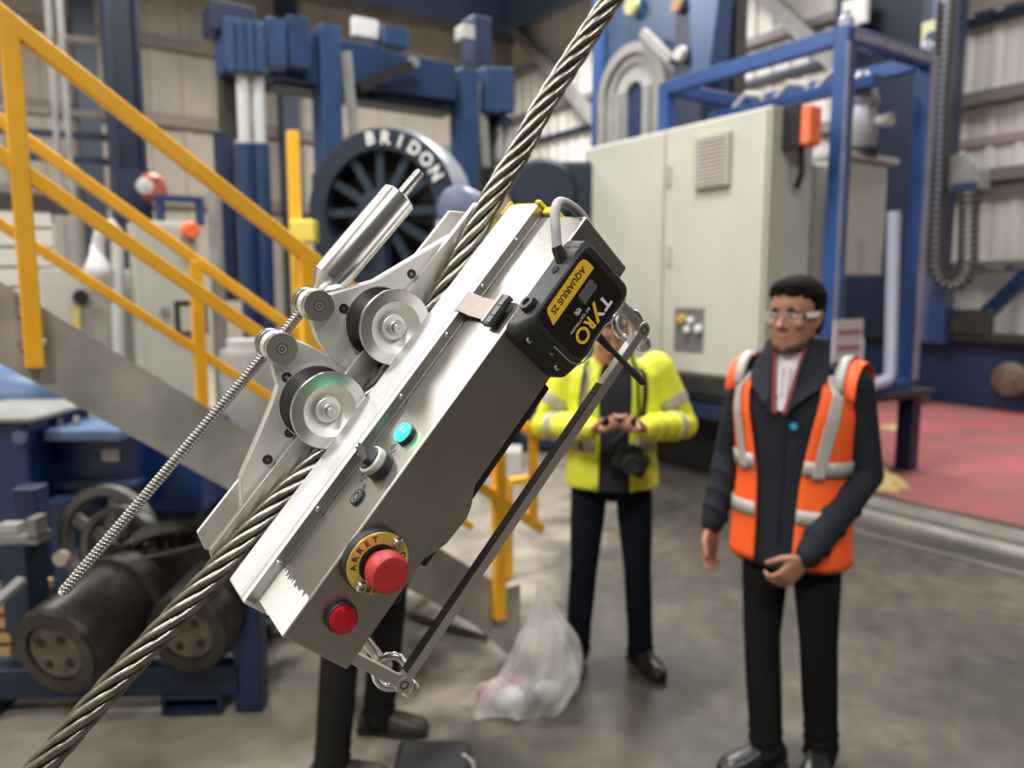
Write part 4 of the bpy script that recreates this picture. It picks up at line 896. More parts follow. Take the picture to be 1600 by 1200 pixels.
# ---- man in the orange vest
fR = at_z(1219, 1184); yawR = math.atan2(.96, -.62)  # placeholder, replaced below
fac = V((-.66, -.75, 0)); yawR = math.atan2(fac.y, fac.x)-math.pi/2
J = dict(M=place(fR, yawR), hip=(0, 0, .93), chest=(0, -.01, 1.28), neck=(0, -.01, 1.47),
         head=headM((.0, .035, 1.625), -6, 0, 0),
         shl=(.175, -.01, 1.40), ell=(.225, -.05, 1.10), wrl=(.13, .18, .855), hdl=(.06, .26, .75), pnl=(-.6, -.6, .3), thl=(-.7, .5, .0), curll=.75,
         shr=(-.175, -.01, 1.40), elr=(-.25, -.03, 1.11), wrr=(-.265, .07, .86), hdr=(-.265, .10, .70), pnr=(.9, .2, 0), thr=(.1, 1, 0), curlr=.35,
         hpl=(.085, -.01, .90), knl=(.12, .01, .49), anl=(.13, -.04, .085), tol=(.15, 1, 0),
         hpr=(-.085, .0, .90), knr=(-.06, .07, .49), anr=(-.02, .09, .085), tor=(-.55, 1, 0), collar_gap=34, leg=.95)
J = mirror(J)
root, mk, info = person('p', 'man in orange hi-vis vest over dark jacket, wearing safety glasses', J, SKIN1, HAIR, JACK, TROU, SHOE, beard=True, hem=.76)
q = info['q']; H0 = .0
top = (info['neck']-info['hemc']).length
vo = .014
open_r = lambda h: 24+6*math.sin(h*4)
va = lambda h: 14+22*(h/top)**2
vest = torso_patch(info, .02, top-.035, va, lambda h: 360-va(h), vo, .006, mk, 'vest', HVO, 64, 30)
Hv = [(.40, .452), (.235, .285)]
for a_, b_ in Hv: torso_patch(info, a_-.06, b_-.06, va, lambda h: 360-va(h), vo+.007, .003, mk, 'reflective_band', REFL, 64, 2)
for sgn in (1, -1):
    g_ = (lambda h: va(h)+10) if sgn > 0 else (lambda h: -va(h)-10); g2 = (lambda h: va(h)+24) if sgn > 0 else (lambda h: -va(h)-24)
    torso_patch(info, .39-.06, top-.035, g_, g2, vo+.007, .003, mk, 'reflective_strap', REFL, 8, 20)
    b3 = (lambda h: 180-sgn*28); b4 = (lambda h: 180-sgn*14); torso_patch(info, .33, top-.04, b3, b4, vo+.007, .003, mk, 'reflective_strap', REFL, 6, 20)
# vest shoulder caps
for k, sx in (('l', 1), ('r', -1)):
    sh = V(J['sh'+k]); mb = MB(); P = []; n = 18
    for r_, dx, dz in ((.088, -.02, 0), (.093, .022, -.005), (.098, .050, -.022)):
        for i in range(n+1):
            a = math.radians(-105+210*i/n); P.append(sh + V((sx*(dx), math.sin(a)*r_*1.05, math.cos(a)*r_ + dz)))
    mb.add(P, [(r*(n+1)+i, r*(n+1)+i+1, (r+1)*(n+1)+i+1, (r+1)*(n+1)+i) for r in range(2) for i in range(n)])
    mk(mb, 'vest_shoulder', HVO, solid=.005, smooth=70, subd=1)
    mb = MB(); P = []
    for r_, dx, dz in ((.097, -.022, .003), (.101, .012, .001)):
        for i in range(n+1):
            a = math.radians(-100+200*i/n); P.append(sh + V((sx*dx, math.sin(a)*r_*1.05, math.cos(a)*r_ + dz)))
    mb.add(P, [(i, i+1, n+2+i, n+1+i) for i in range(n)]); mk(mb, 'reflective_strap', REFL, solid=.002, smooth=70)
# shirt and red lining in the collar, zip line, small blue logo
nk = info['neck']
def quad(P, th): return MB().add([nk+V(p) for p in P]+[nk+V((p[0], p[1]+th, p[2])) for p in P], [tuple(range(len(P)))[::-1], tuple(range(len(P), 2*len(P)))]+[(i, (i+1) % len(P), len(P)+(i+1) % len(P), len(P)+i) for i in range(len(P))])
mk(quad([(-.045, .075, .06), (.045, .075, .06), (.046, .105, -.02), (.012, .142, -.155), (-.012, .142, -.155), (-.046, .105, -.02)], .008), 'shirt', SHIRT, bevel=.003)
for sx in (-1, 1):
    mk(quad([(sx*.046, .088, .055), (sx*.062, .078, .060), (sx*.034, .146, -.15), (sx*.010, .152, -.165)], .010), 'collar_lining', REDLIN)
    mk(quad([(sx*.060, .070, .095), (sx*.108, .020, .070), (sx*.135, .085, -.04), (sx*.115, .125, -.075), (sx*.055, .150, -.13), (sx*.018, .156, -.185), (sx*.036, .140, -.10)], .012), 'lapel', JACK, bevel=.004)
    mk(MB().tube([nk+V((sx*.014, .118, -.01)), nk+V((sx*.010, .150, -.10))], .004, 6), 'drawcord', SHIRT)
mk(MB().tube([V((-.01, .147, 1.28)), V((-.01, .140, 1.1)), V((-.01, .148, .86))], .004, 6), 'zip', DARKB)
mk(MB().lathe([(.012, 0), (.012, .003)], V((-.05, .143, 1.27)), V((-.1, 1, 0)), 12), 'chest_logo', mat('logo_blue', (.02, .3, .6), .5))
# safety glasses
g = mk(MB().tube([q(-.071, .040, .012), q(-.066, .084, .014), q(-.03, .106, .018), q(0, .108, .018), q(.03, .106, .018), q(.066, .084, .014), q(.071, .040, .012)], .0025, 6), 'safety_glasses', mat('clear_frame', (.10, .10, .11), .3))
for sx in (-1, 1):
    MB().loft([(q(sx*.035, .101, -.014), info['R3'] @ V((.024, 0, 0)), info['R3'] @ V((0, .002, 0))), (q(sx*.036, .103, .004), info['R3'] @ V((.030, -sx*.012, 0)), info['R3'] @ V((0, .002, 0))), (q(sx*.036, .102, .018), info['R3'] @ V((.030, -sx*.012, 0)), info['R3'] @ V((0, .002, 0)))], 14).obj('lens', LENS, g, smooth=60)
    MB().bar(q(sx*.071, .062, .010), q(sx*.080, .005, .014), .006, .018, info['R3'] @ V((0, 0, 1))).obj('temple', mat('temple_white', (.75, .78, .8), .2), g, bevel=.002)

# ---- man in the yellow jacket, looking at his phone
fY = at_z(951, 1040); facY = V((-.06, -1, 0)); yawY = math.atan2(facY.y, facY.x)-math.pi/2
J = dict(M=place(fY, yawY), hip=(0, 0, .92), chest=(0, .0, 1.26), neck=(.0, .03, 1.42),
         head=headM((.03, .115, 1.54), 6, 26, 0),
         shl=(.185, 0, 1.375), ell=(.31, .0, 1.13), wrl=(.115, .27, 1.16), hdl=(.035, .34, 1.17), pnl=(-.1, .1, 1), thl=(-.2, 1, .3), curll=.8,
         shr=(-.185, 0, 1.375), elr=(-.30, .0, 1.12), wrr=(-.11, .27, 1.16), hdr=(-.03, .34, 1.17), pnr=(.1, .1, 1), thr=(.2, 1, .3), curlr=.8,
         hpl=(.095, 0, .89), knl=(.12, .02, .48), anl=(.145, -.02, .085), tol=(.45, 1, 0),
         hpr=(-.095, 0, .89), knr=(-.12, .02, .48), anr=(-.145, -.02, .085), tor=(-.15, 1, 0), collar_gap=55, leg=.92)
J = mirror(J)
rootY, mkY, infoY = person('p', 'man in open yellow hi-vis jacket looking down at a phone', J, SKIN2, HAIRG, HVY, TROU2, SHOE, jr=1.06, hem=.86)
torso_patch(infoY, -.05, .56, -15, 15, .004, .004, mkY, 'shirt', mat('navy_shirt', (.012, .014, .024), .8), 10, 16)
for sx in (-1, 1):
    g_ = (lambda h: sx*17)
    torso_patch(infoY, .0, .57, (lambda h: 14) if sx > 0 else (lambda h: -20), (lambda h: 20) if sx > 0 else (lambda h: -14), .006, .006, mkY, 'jacket_edge', HVY, 4, 16)
    torso_patch(infoY, .23, .53, (lambda h: 27) if sx > 0 else (lambda h: -34), (lambda h: 34) if sx > 0 else (lambda h: -27), .004, .003, mkY, 'strap', DARKB if sx < 0 else REFL, 4, 12)
torso_patch(infoY, .17, .225, 22, 338, .004, .003, mkY, 'reflective_band', REFL, 50, 2)
for k in 'lr':
    sh, el, wr = V(J['sh'+k]), V(J['el'+k]), V(J['wr'+k])
    for c, d, r in ((sh.lerp(el, .55), el-sh, .073), (el.lerp(wr, .30), wr-el, .066)):
        x, y, z = frame(d); mkY(MB().lathe([(r, -.022), (r*1.03, 0), (r, .022)], c, d, 24), 'sleeve_band', REFL, smooth=60)
mkY(MB().lathe([(.034, 0), (.034, .03)], V(J['wrl'])-V((-.03, .02, 0)), V(J['wrl'])-V(J['ell']), 16), 'wrist_watch', DARKB)
ph = thing('mobile_phone', 'dark phone held in both hands by the man in yellow', 'phone', J['M'] @ V((0, .36, 1.19)))
m = MB().box((-.07, -.006, -.037), (.07, .006, .037), Matrix.Translation(J['M'] @ V((0, .345, 1.195))) @ rotz(yawY) @ Matrix.Rotation(math.radians(-50), 4, 'X')); wpart(m, 'body', DARKB, ph, bevel=.003)
m = MB().box((-.066, -.0068, -.033), (.066, -.006, .033), Matrix.Translation(J['M'] @ V((0, .345, 1.195))) @ rotz(yawY) @ Matrix.Rotation(math.radians(-50), 4, 'X')); wpart(m, 'screen', mat('phone_glass', (.06, .08, .08), .1), ph)
cmr = thing('camera', 'black camera with strap hanging at the belly of the man in yellow', 'camera', J['M'] @ V((.09, .19, 1.0)))
MM = J['M'] @ Matrix.Translation(V((-.06, .205, 1.01))) @ Matrix.Rotation(math.radians(-25), 4, 'Y')
m = MB().box((-.068, -.028, -.048), (.068, .028, .048), MM).box((-.03, -.022, .045), (.03, .022, .068), MM).box((-.072, .0, -.045), (-.045, .042, .045), MM); wpart(m, 'body', DARKB, cmr, bevel=.008)
m = MB(); m.lathe([(.036, .02), (.038, .06), (.040, .095), (.034, .097), (.030, .085)], (0, 0, 0), (0, 1, 0), 24); m.v = [tuple(MM @ V(p)) for p in m.v]; wpart(m, 'lens', PLAST, cmr, smooth=40)
m = MB().tube([J['M'] @ V(p) for p in ((.07, .02, 1.50), (.13, .12, 1.40), (.15, .165, 1.25), (.145, .2, 1.05))], .008, 6); wpart(m, 'strap', DARKB, cmr)
wpart(MB().tube([J['M'] @ V(p) for p in ((-.05, .03, 1.50), (-.09, .13, 1.38), (-.10, .165, 1.2), (.02, .2, 1.07))], .008, 6), 'strap', DARKB, cmr)

# ---- third person, mostly hidden behind the robot
fT = at_z(582, 1168); yawT = -math.pi/2 + math.radians(6)
J = dict(M=place(fT, yawT), hip=(0, .08, .90), chest=(0, .22, 1.15), neck=(0, .32, 1.29),
         head=headM((.0, .40, 1.38), 0, 30, 0),
         shl=(.17, .27, 1.22), ell=(.19, .22, .98), wrl=(.12, .33, 1.10), hdl=(.08, .38, 1.18), pnl=(-1, 0, 0), thl=(0, 1, .2),
         shr=(-.17, .27, 1.22), elr=(-.19, .22, .98), wrr=(-.12, .33, 1.10), hdr=(-.08, .38, 1.18), pnr=(1, 0, 0), thr=(0, 1, .2),
         hpl=(.09, .04, .87), knl=(.15, -.09, .47), anl=(.22, -.12, .085), tol=(0, 1, 0),
         hpr=(-.09, .07, .87), knr=(-.09, .06, .47), anr=(-.10, .02, .085), tor=(.2, 1, 0), collar_gap=30, leg=1.0)
person('p', 'person in dark work trousers and boots standing behind the robot, upper body hidden', J, SKIN2, HAIR, mat('dark_coat', (.03, .03, .035), .8), TROU3, BOOT3, jr=.92, hem=.86)

# ---- plastic bag, case
bag = thing('plastic_bag', 'translucent white plastic bag with red packets, standing on the floor', 'bag', at_z(830, 1118, .012))
c = at_z(836, 1105, .012); BAGM = mat('bag_film', (.80, .78, .76), .25, 0, .05, 10, .5, 18, alpha=.40)
mb = MB(); n, m_ = 48, 26; P = []
for j in range(m_+1):
    v_ = j/m_; z = .012+.52*v_**1.15
    rx_ = .190*(1-v_)**.8*(.66+1.9*v_*(1-v_))+.006; ry_ = .13*(1-v_)**.8*(.7+1.6*v_*(1-v_))+.006; cx = .05*math.sin(v_*3.1) + .015*v_ - .02*(1-v_)
    for k in range(n):
        a = 2*math.pi*k/n; wv = 1+.10*math.sin(7*a+v_*4)+.07*math.sin(13*a-v_*7)+.25*(noise.noise(V((math.cos(a)*1.6, math.sin(a)*1.6, v_*4)))); 
        bulge = 1+(.35 if math.cos(a) < 0 else 0)*max(0, .35-v_)*2
        P.append(c+V((cx+math.cos(a)*rx_*wv*bulge, math.sin(a)*ry_*wv, z if j else .006)))
mb.add(P, [(j*n+k, j*n+(k+1) % n, (j+1)*n+(k+1) % n, (j+1)*n+k) for j in range(m_) for k in range(n)])
wpart(mb, 'film', BAGM, bag, smooth=80)
for i, (px, py, r, cm) in enumerate([(758, 1095, .05, mat('red_packet', (.50, .03, .04), .4)), (775, 1072, .035, MATS['red_packet']), (790, 1105, .06, WHITE), (815, 1100, .05, mat('grey_packet', (.15, .15, .16), .4)), (800, 1070, .03, MATS['red_packet']), (850, 1095, .06, LGREY)]):
    q_ = at_z(px, py+10, .012); q_ = V((q_.x+.015, q_.y+.03, .012+r*.8)); mm = MB().ell(q_, (r*1.1, r*.8, r*.8), None, 12)
    wpart(mm, 'packet', cm, bag, smooth=30)
# loose part of the bag lying to the left
mb = MB(); n, m_ = 30, 8; P = []; c2 = at_z(778, 1105, .012)
for j in range(m_+1):
    r = 1-j/m_
    for k in range(n):
        a = 2*math.pi*k/n; wv = 1+.2*math.sin(5*a)+.1*math.sin(11*a+j); P.append(c2+V((math.cos(a)*r*.13*wv, math.sin(a)*r*.10*wv, .005+.13*(1-r*r)*(.8+.4*noise.noise(V((a, r*3, 1)))))))
mb.add(P, [(j*n+k, j*n+(k+1) % n, (j+1)*n+(k+1) % n, (j+1)*n+k) for j in range(m_) for k in range(n)])
wpart(mb, 'loose_film', BAGM, bag, smooth=80)
tc = thing('tool_case', 'dark tool case with white and red strap at the bottom edge', 'case', at_z(690, 1210))
q_ = at_z(660, 1235); 
wpart(MB().box((-.10, -.15, 0), (.16, .15, .10), Matrix.Translation(V((q_.x, q_.y, .0)))), 'body', PLAST, tc, bevel=.02)
a_ = at_y(716, 1215, q_.y+.05); wpart(MB().tube([a_, a_+V((0, 0, .06)), a_+V((.02, 0, .085)), a_+V((.05, 0, .06)), a_+V((.06, 0, -.02))], .008, 8), 'strap', SHIRT, tc, smooth=60)
wpart(MB().tube([a_+V((-.008, 0, 0)), a_+V((-.006, 0, .05)), a_+V((.01, 0, .07))], .006, 8), 'strap_edge', MATS['red_packet'], tc, smooth=60)

# ================================================================== ROBOT ON THE ROPE
# local frame: x along the rope, y away from the viewer through the body, z up out of the lid (metres)
a_c = V((2.866, 4.057, 1.0)).normalized(); p_c = V((a_c.y, -a_c.x, 0)).normalized()
q_c = V((0, 0, -1)) - a_c*(-a_c.z); q_c.normalize(); tl = math.radians(33)
nD = q_c*math.cos(tl)+p_c*math.sin(tl); w_c = q_c*math.sin(tl)-p_c*math.cos(tl); v_c = -nD
def c2w(v): return V((v.x, v.z*math.cos(PITCH)+v.y*math.sin(PITCH), v.y*math.cos(PITCH)-v.z*math.sin(PITCH)))
O_c = V(((443-800)/F*.70, (600-993)/F*.70, .70))
U_, V_w, W_w = c2w(a_c), c2w(v_c), c2w(w_c); OW = CAM + c2w(O_c)
RM = Matrix(((U_.x, V_w.x, W_w.x, OW.x), (U_.y, V_w.y, W_w.y, OW.y), (U_.z, V_w.z, W_w.z, OW.z), (0, 0, 0, 1)))
rob = thing('rope_inspection_robot', 'aluminium and steel inspection robot with red stop button clamped on the steel rope', 'robot', RM)
mm_ = .001
def L(u, v, w_): return V((u*mm_, v*mm_, w_*mm_))
def dpart(mb, nm, m, parent=None, **k): return mb.obj(nm, m, parent or rob, **k)
def dbox(u0, u1, v0, v1, w0, w1): return MB().box(L(u0, v0, w0), L(u1, v1, w1))
def uw(poly, v0, v1): return MB().prism(poly, lambda a, b, h: L(a, h, b), v0, v1)
AU, AV, AW = V((1, 0, 0)), V((0, 1, 0)), V((0, 0, 1))
def dl(prof, c, ax, n=32): return MB().lathe([(r*mm_, h*mm_) for r, h in prof], L(*c), ax, n)
def capscrew(c, ax, r, parent, h=3.0, m=ZINC, hexr=.5, nm='screw'):
    o = dl([(r*.9, -.5), (r, .3), (r, h*.6), (r*.7, h), (r*hexr, h), (r*hexr*.9, h*.35), (.01, h*.35)], c, ax, 20).obj(nm, m, parent, smooth=35)
    return o
# cover: folded sheet box, open towards the rail
cov = dpart(uw([(-2, 0), (505, 0), (503, -81), (-2, -81)], 0, 82), 'cover', STEELC, bevel=.0028, seg=3)
for u in (42, 107, 177, 250, 333, 400, 466): capscrew((u-3, 82.2, 6.2), -AV, 3.6, cov, 2.8)
rnd_ = random.Random(5); jag = [(0, .8)] + [(38+rnd_.uniform(-3.5, 3.5), .8+80*i/36) for i in range(37)] + [(0, 81)]
cov_p = MB().prism([(a-1.2, b) for a, b in jag], lambda a, b, h: L(a, b, h), .02, .07).obj('ground_patch', mat('ground_finish', (.80, .79, .76), .6, 1, .25, 900, .5, 1200), cov)
capscrew((-2, 60, -6), -AU, 3.5, cov, 2.5)
# solid rail with its side lip
rail = dpart(uw([(-11, 12), (512, 12), (512, -50), (18, -50), (4, -34), (-11, -14)], 82.3, 142), 'rail', ALU, bevel=.0022, seg=2)
dbox(-10.5, 511.5, 90.5, 91.3, 12.0, 12.35).obj('scribe_line', STEEL, rail)
eb = dpart(dbox(512.3, 518, 84, 140, -48, 8), 'end_bumper', YBUMP, bevel=.002)
dbox(496, 518, 142.3, 147, -30, 13).obj('bumper_lobe', YBUMP, eb, bevel=.003); dbox(512.3, 518, 80, 91, -20, 14).obj('bumper_lobe', YBUMP, eb, bevel=.003); dbox(506, 516, 58, 81, -30, 4).obj('bumper_lobe', YBUMP, eb, bevel=.003)
dpart(dbox(-6, 510, 81.4, 82.25, .4, 11.2), 'side_lip', STEELC)
# rope channel: floor, second plate, outer plate
chn = dpart(dbox(-6, 498, 142.3, 240, -58, -50), 'channel_floor', STEEL, bevel=.001)
p2 = dpart(uw([(-2, 32), (498, 31), (506, 22), (506, -50), (10, -50), (-9, 24)], 180, 189), 'second_plate', STEEL, bevel=.0012)
uw([(268, 6), (292, 6), (292, -14), (268, -14)], 179.6, 180).obj('slot', DARKB, p2)
p3 = dpart(uw([(-2, 36), (486, 31), (500, 12), (500, -50), (8, -50), (-14, 16)], 232, 238), 'outer_plate', ARMM, bevel=.0012)
# swing arms
def arm(poly, knob, scr, idx):
    o = dpart(uw(poly, 190, 204), 'swing_arm', ARMM, bevel=.0015)
    for u, w_ in scr:
        dl([(5.6, 0), (5.6, .6), (4.4, .6), (4.2, .2), (2.6, .2), (2.4, -.1), (.01, -.1)], (u, 190.0, w_), -AV, 24).obj('screw', IRON, o, smooth=30)
    u, w_ = knob
    k = dpart(dl([(17.2, 0), (18, 1), (18, 8.5), (17.2, 9.5), (.01, 9.5)], (u, 189.8, w_), -AV, 48), 'pivot_cap', TURN, smooth=35)
    dl([(6.2, 0), (6.2, .15), (5.4, .15), (5.4, 0), (6.2, 0)], (u, 180.3, w_), -AV, 28).obj('screw_recess', DARKB, k)
    ps = dl([(5.2, 0), (5.1, .6), (3.2, .7), (2.9, .3), (.01, .3)], (u, 180.2, w_), -AV, 24).obj('pivot_screw', STEEL, k, smooth=30)
    dl([(3.1, 0), (3.1, .1), (2.2, .1), (2.2, 0), (3.1, 0)], (u, 179.5, w_), -AV, 6).obj('hex_socket', DARKB, k)
    dl([(17, 0), (17, 5), (16, 5.5), (16, 8), (17.4, 8.5), (17.4, 11), (16.5, 11.5), (16.5, 17), (17.5, 17.5), (17.5, 23), (16, 24), (.01, 24)], (u, 204.2, w_), AV, 48).obj('barrel', TURN, k, smooth=35)
    return o
def arc(cu, cw, r, a0, a1, n=10): return [(cu+r*math.cos(math.radians(a0+(a1-a0)*i/n)), cw+r*math.sin(math.radians(a0+(a1-a0)*i/n))) for i in range(n+1)]
K1, K2 = (217, 107), (279, 104)
arm(arc(K1[0], K1[1], 18, -20, 190, 14) + [(190, 92), (183, 82), (165, 75), (120, 62), (79, 51), (50, 27), (48, -20), (248, -20), (246, 40), (240, 80)], K1, [(110.5, 39.2), (148, 38), (196, 80)], 0)
arm(arc(K2[0], K2[1], 18, 200, -10, 14)[::1] + [(306, 95), (345, 68), (404, 45), (450, 27), (462, 16), (462, -20), (226, -20), (228, 0), (238, 40), (250, 78)][::1], K2, [(380.2, 37.5), (296, 77)], 1)
# rollers
for u, w_ in ((192.8, 35), (310.3, 32)):
    r = dpart(dl([(29.5, 0), (42.4, 0), (43.2, .8), (43.2, 4.2), (42.4, 5), (29.5, 5), (29.5, 0)], (u, 142, w_), AV, 72), 'roller', TURN, smooth=30)
    dl([(29.5, 0), (16.5, 11), (15.5, 12), (.01, 12), (.01, 14), (29.5, 14), (29.5, 0)], (u, 142, w_), AV, 64).obj('dished_face', ARMM, r, smooth=30)
    dl([(29.7, 5), (42.2, 5), (26, 24), (42.2, 43), (42.2, 43.5), (8, 43.5), (8, 14.1), (29.7, 14.1), (29.7, 5)], (u, 142, w_), AV, 64).obj('rubber_groove', RUB, r, smooth=30)
    dl([(43, 43.5), (43.4, 44), (43.4, 46.5), (42.5, 47), (.01, 47)], (u, 142, w_), AV, 64).obj('rear_flange', TURN, r, smooth=30)
    h = dl([(14, 0), (14.2, .5), (14.2, 5.2), (13.4, 6), (.01, 6)], (u, 153.5, w_), -AV, 40).obj('hub_washer', ARMM, r, smooth=30)
    dl([(9, 5.5), (9, 12.5), (8, 13.5), (6.4, 13.5), (6.2, 12.8), (5.6, 12.8), (5.6, 17), (5, 17.6), (1, 17.6), (1, 16.6), (.01, 16.6)], (u, 153.5, w_), -AV, 24).obj('axle_nut', STEEL, r, smooth=30)
# threaded rod
mb = MB(); n = 14; pitch = 4.0; p0, p1 = L(-113, 216, 118), L(330, 216, 102.4); dv = p1-p0; Lr = dv.length; dv.normalize(); x_, y_, _ = frame(dv, AW)
nr = int(Lr/mm_/pitch*6); P = []
for i in range(nr+1):
    h = Lr*i/nr
    for k in range(n):
        a = 2*math.pi*k/n; ph_ = (h/(pitch*mm_) - a/(2*math.pi)) % 1.0
        r = 4.9+1.15*max(0, min(1, 1.6*math.sin(math.pi*ph_)-.25)); P.append(p0+dv*h+(x_*math.cos(a)+y_*math.sin(a))*r*mm_)
mb.add(P, [(i*n+k, i*n+(k+1) % n, (i+1)*n+(k+1) % n, (i+1)*n+k) for i in range(nr) for k in range(n)] + [tuple(reversed(range(n)))])
tr_ = dpart(mb, 'threaded_rod', ROD, smooth=50)
MB().lathe([(4.0*mm_, 0), (4.0*mm_, 4*mm_), (3.2*mm_, 4.5*mm_)], p0+dv*.0005, -dv, 16).obj('rod_end', WHITEP, tr_, smooth=30)
# spring cylinder
c0 = L(296, 216, 103.5); c1 = L(447, 216, 98.2); dc = (c1-c0); Lc = dc.length/mm_; dc.normalize()
cy = dpart(MB().lathe([(r*mm_, h*mm_) for r, h in [(8, -4), (9, 0), (12, 6), (21, 18), (21.5, 20), (21.5, Lc-19), (21.0, Lc-18.6), (21.0, Lc-18.2), (21.7, Lc-17.8), (21.7, Lc-3), (20.5, Lc-1.5), (8, Lc-1.5)]], c0, dc, 56), 'spring_cylinder', TURN, smooth=30)
MB().lathe([(r*mm_, h*mm_) for r, h in [(6.4, -2), (6.4, 27), (5.6, 28), (5.6, 28.5), (6.2, 29), (6.2, 38), (5.2, 39.5), (.01, 39.5)]], c1, dc, 28).obj('piston_tip', TURN, cy, smooth=30)
# ---- emergency stop
es = dpart(dl([(31.5, 0), (32, 1), (32, 9), (30.5, 11), (.01, 11)], (99, -.2, -30), -AV, 56), 'emergency_stop_button', PLAST, smooth=30)
ring = dl([(30.5, 0), (31, .2), (31, 1.2), (30.6, 1.5), (19.5, 1.5), (19.3, 1), (19.3, 0), (30.5, 0)], (99, -12.5, -30), -AV, 64).obj('legend_ring', YRING, es, smooth=30)
dl([(19.2, 0), (19.2, 2.5), (16, 2.5), (15, 1), (15, -9), (14, 8)][:4], (99, -12, -30), -AV, 40).obj('collar', DARKB, es, smooth=30)
dl([(13, 0), (13, 10), (18.6, 11.5), (19.6, 14), (19.9, 20), (19.3, 26), (17.2, 29.3), (14, 30.2), (8, 29.6), (.01, 29.4)], (99, -14, -30), -AV, 56).obj('mushroom_head', REDP, es, smooth=40)
for u, w_ in ((124.5, -33.5), (73.5, -28.5)): capscrew((u-0, -13.8, w_), -AV, 5.6, es, 4.5, CHROME, .55)
def face_M(u, v, w_, ang=0):
    # text frame on the dark front face: reader x = -u, y = -w, out = -v
    return Matrix.Translation(L(u, v, w_)) @ Matrix(((-1, 0, 0, 0), (0, 0, -1, 0), (0, -1, 0, 0), (0, 0, 0, 1))) @ Matrix.Rotation(math.radians(ang), 4, 'Z')
def ring_word(word, start, step, rad=25.3, size=.0085):
    for i, ch_ in enumerate(word):
        an = start - step*i; a = math.radians(an)
        # ring angle measured in (u,w): 0 = +u, 90 = +w ; seen from outside +u up-right, +w up-left
        cu, cw = 99+rad*math.cos(a), -30+rad*math.sin(a)
        up = V((math.cos(a), 0, math.sin(a))); out = V((0, -1, 0)); rt = up.cross(out)
        base = L(cu, -14.15, cw) - up*.0032
        M = Matrix(((rt.x, up.x, out.x, base.x), (rt.y, up.y, out.y, base.y), (rt.z, up.z, out.z, base.z), (0, 0, 0, 1)))
        MB().text(ch_, size, M, .00008, 'CENTER', .0002).obj('letter', BPRINT, ring)
ring_word('ARRET', 127, 20); ring_word("D'URGENCE", -42, 15)
# ---- red indicator
rb = dpart(dl([(15.2, 0), (15.4, .5), (15.4, 5.5), (14.4, 6.8), (13.6, 6.8), (.01, 6.8)], (39, -.2, -37), -AV, 48), 'red_indicator', PLAST, smooth=30)
dl([(13.6, 0), (13.6, 5.5), (12.4, 6.3), (12.0, 6.0), (11.6, 6.8), (8, 7.2), (.01, 7.3)], (39, -6.6, -37), -AV, 48).obj('lens', REDL, rb, smooth=30)
# ---- green indicator on lid
gb_ = dpart(dl([(11.2, 0), (11.4, .5), (11.2, 4), (10.3, 5.2), (.01, 5.2)], (214, 33, .2), AW, 40), 'green_indicator', PLAST, smooth=30)
dl([(10.4, 0), (10.4, 2.5), (9.4, 4.6), (5.5, 6.2), (.01, 6.6)], (214, 33, 5.2), AW, 40).obj('lens', GREENL, gb_, smooth=40)
# ---- selector switch
sw = dpart(dl([(15.4, 0), (15.6, .5), (15.4, 8), (14.4, 9), (.01, 9)], (174.5, 38, .2), AW, 40), 'selector_switch', PLAST, smooth=30)
dl([(14.8, 0), (15, .5), (14.8, 6.6), (13.4, 8.2), (12.6, 8.2), (12.6, 6), (.01, 6)], (174.5, 38, 9), AW, 40).obj('white_ring', WHITEP, sw, smooth=30)
kb = dl([(12.2, 0), (12.2, 4.5), (11.6, 5), (.01, 5)], (174.5, 38, 14), AW, 36).obj('knob', PLAST, sw, smooth=30)
MB().bar(L(170, 26, 21.0), L(179, 60, 21.0), .0068, .011, AW).obj('knob_grip', PLAST, kb, bevel=.0015)
MB().bar(L(177.4, 54, 26.8), L(178.6, 59, 26.8), .0022, .0006, AW).obj('pointer_mark', WHITE, kb)
# engraved writing on lid, reader looks along +u ... written across
def lid_M(u, v, ang): return Matrix.Translation(L(u, v, .12)) @ Matrix.Rotation(math.radians(ang), 4, 'Z')
wr_ = MB(); wr_.text('0.1', .0105, lid_M(197, 47, -130), .00006, 'LEFT', .0001); wr_.text('0.5', .0105, lid_M(158, 64, -130), .00006, 'LEFT', .0001); wr_.text('m.s', .0105, lid_M(149, 47, -130), .00006, 'LEFT', .0001); wr_.text('-1', .0065, lid_M(142, 36, -130), .00006, 'LEFT', .0001)
tag(dpart(wr_, 'engraved_writing', BPRINT), None, None, None, 'stuff')
# ---- small round key button
kb2 = dpart(dl([(8.6, 0), (8.8, .4), (8.6, 2.6), (7.4, 3.6), (6.6, 3.6), (6.4, 2.8), (.01, 2.8)], (137, 39, .2), AW, 36), 'round_button', PLAST, smooth=30)
dl([(6.4, 0), (6.4, .5), (5.6, .5), (5.6, .0)], (137, 39, 3.0), AW, 32).obj('grey_ring', GREY, kb2); dbox(134.5, 139.5, 38.4, 39.6, 3.0, 3.4).obj('mark', LGREY, kb2)
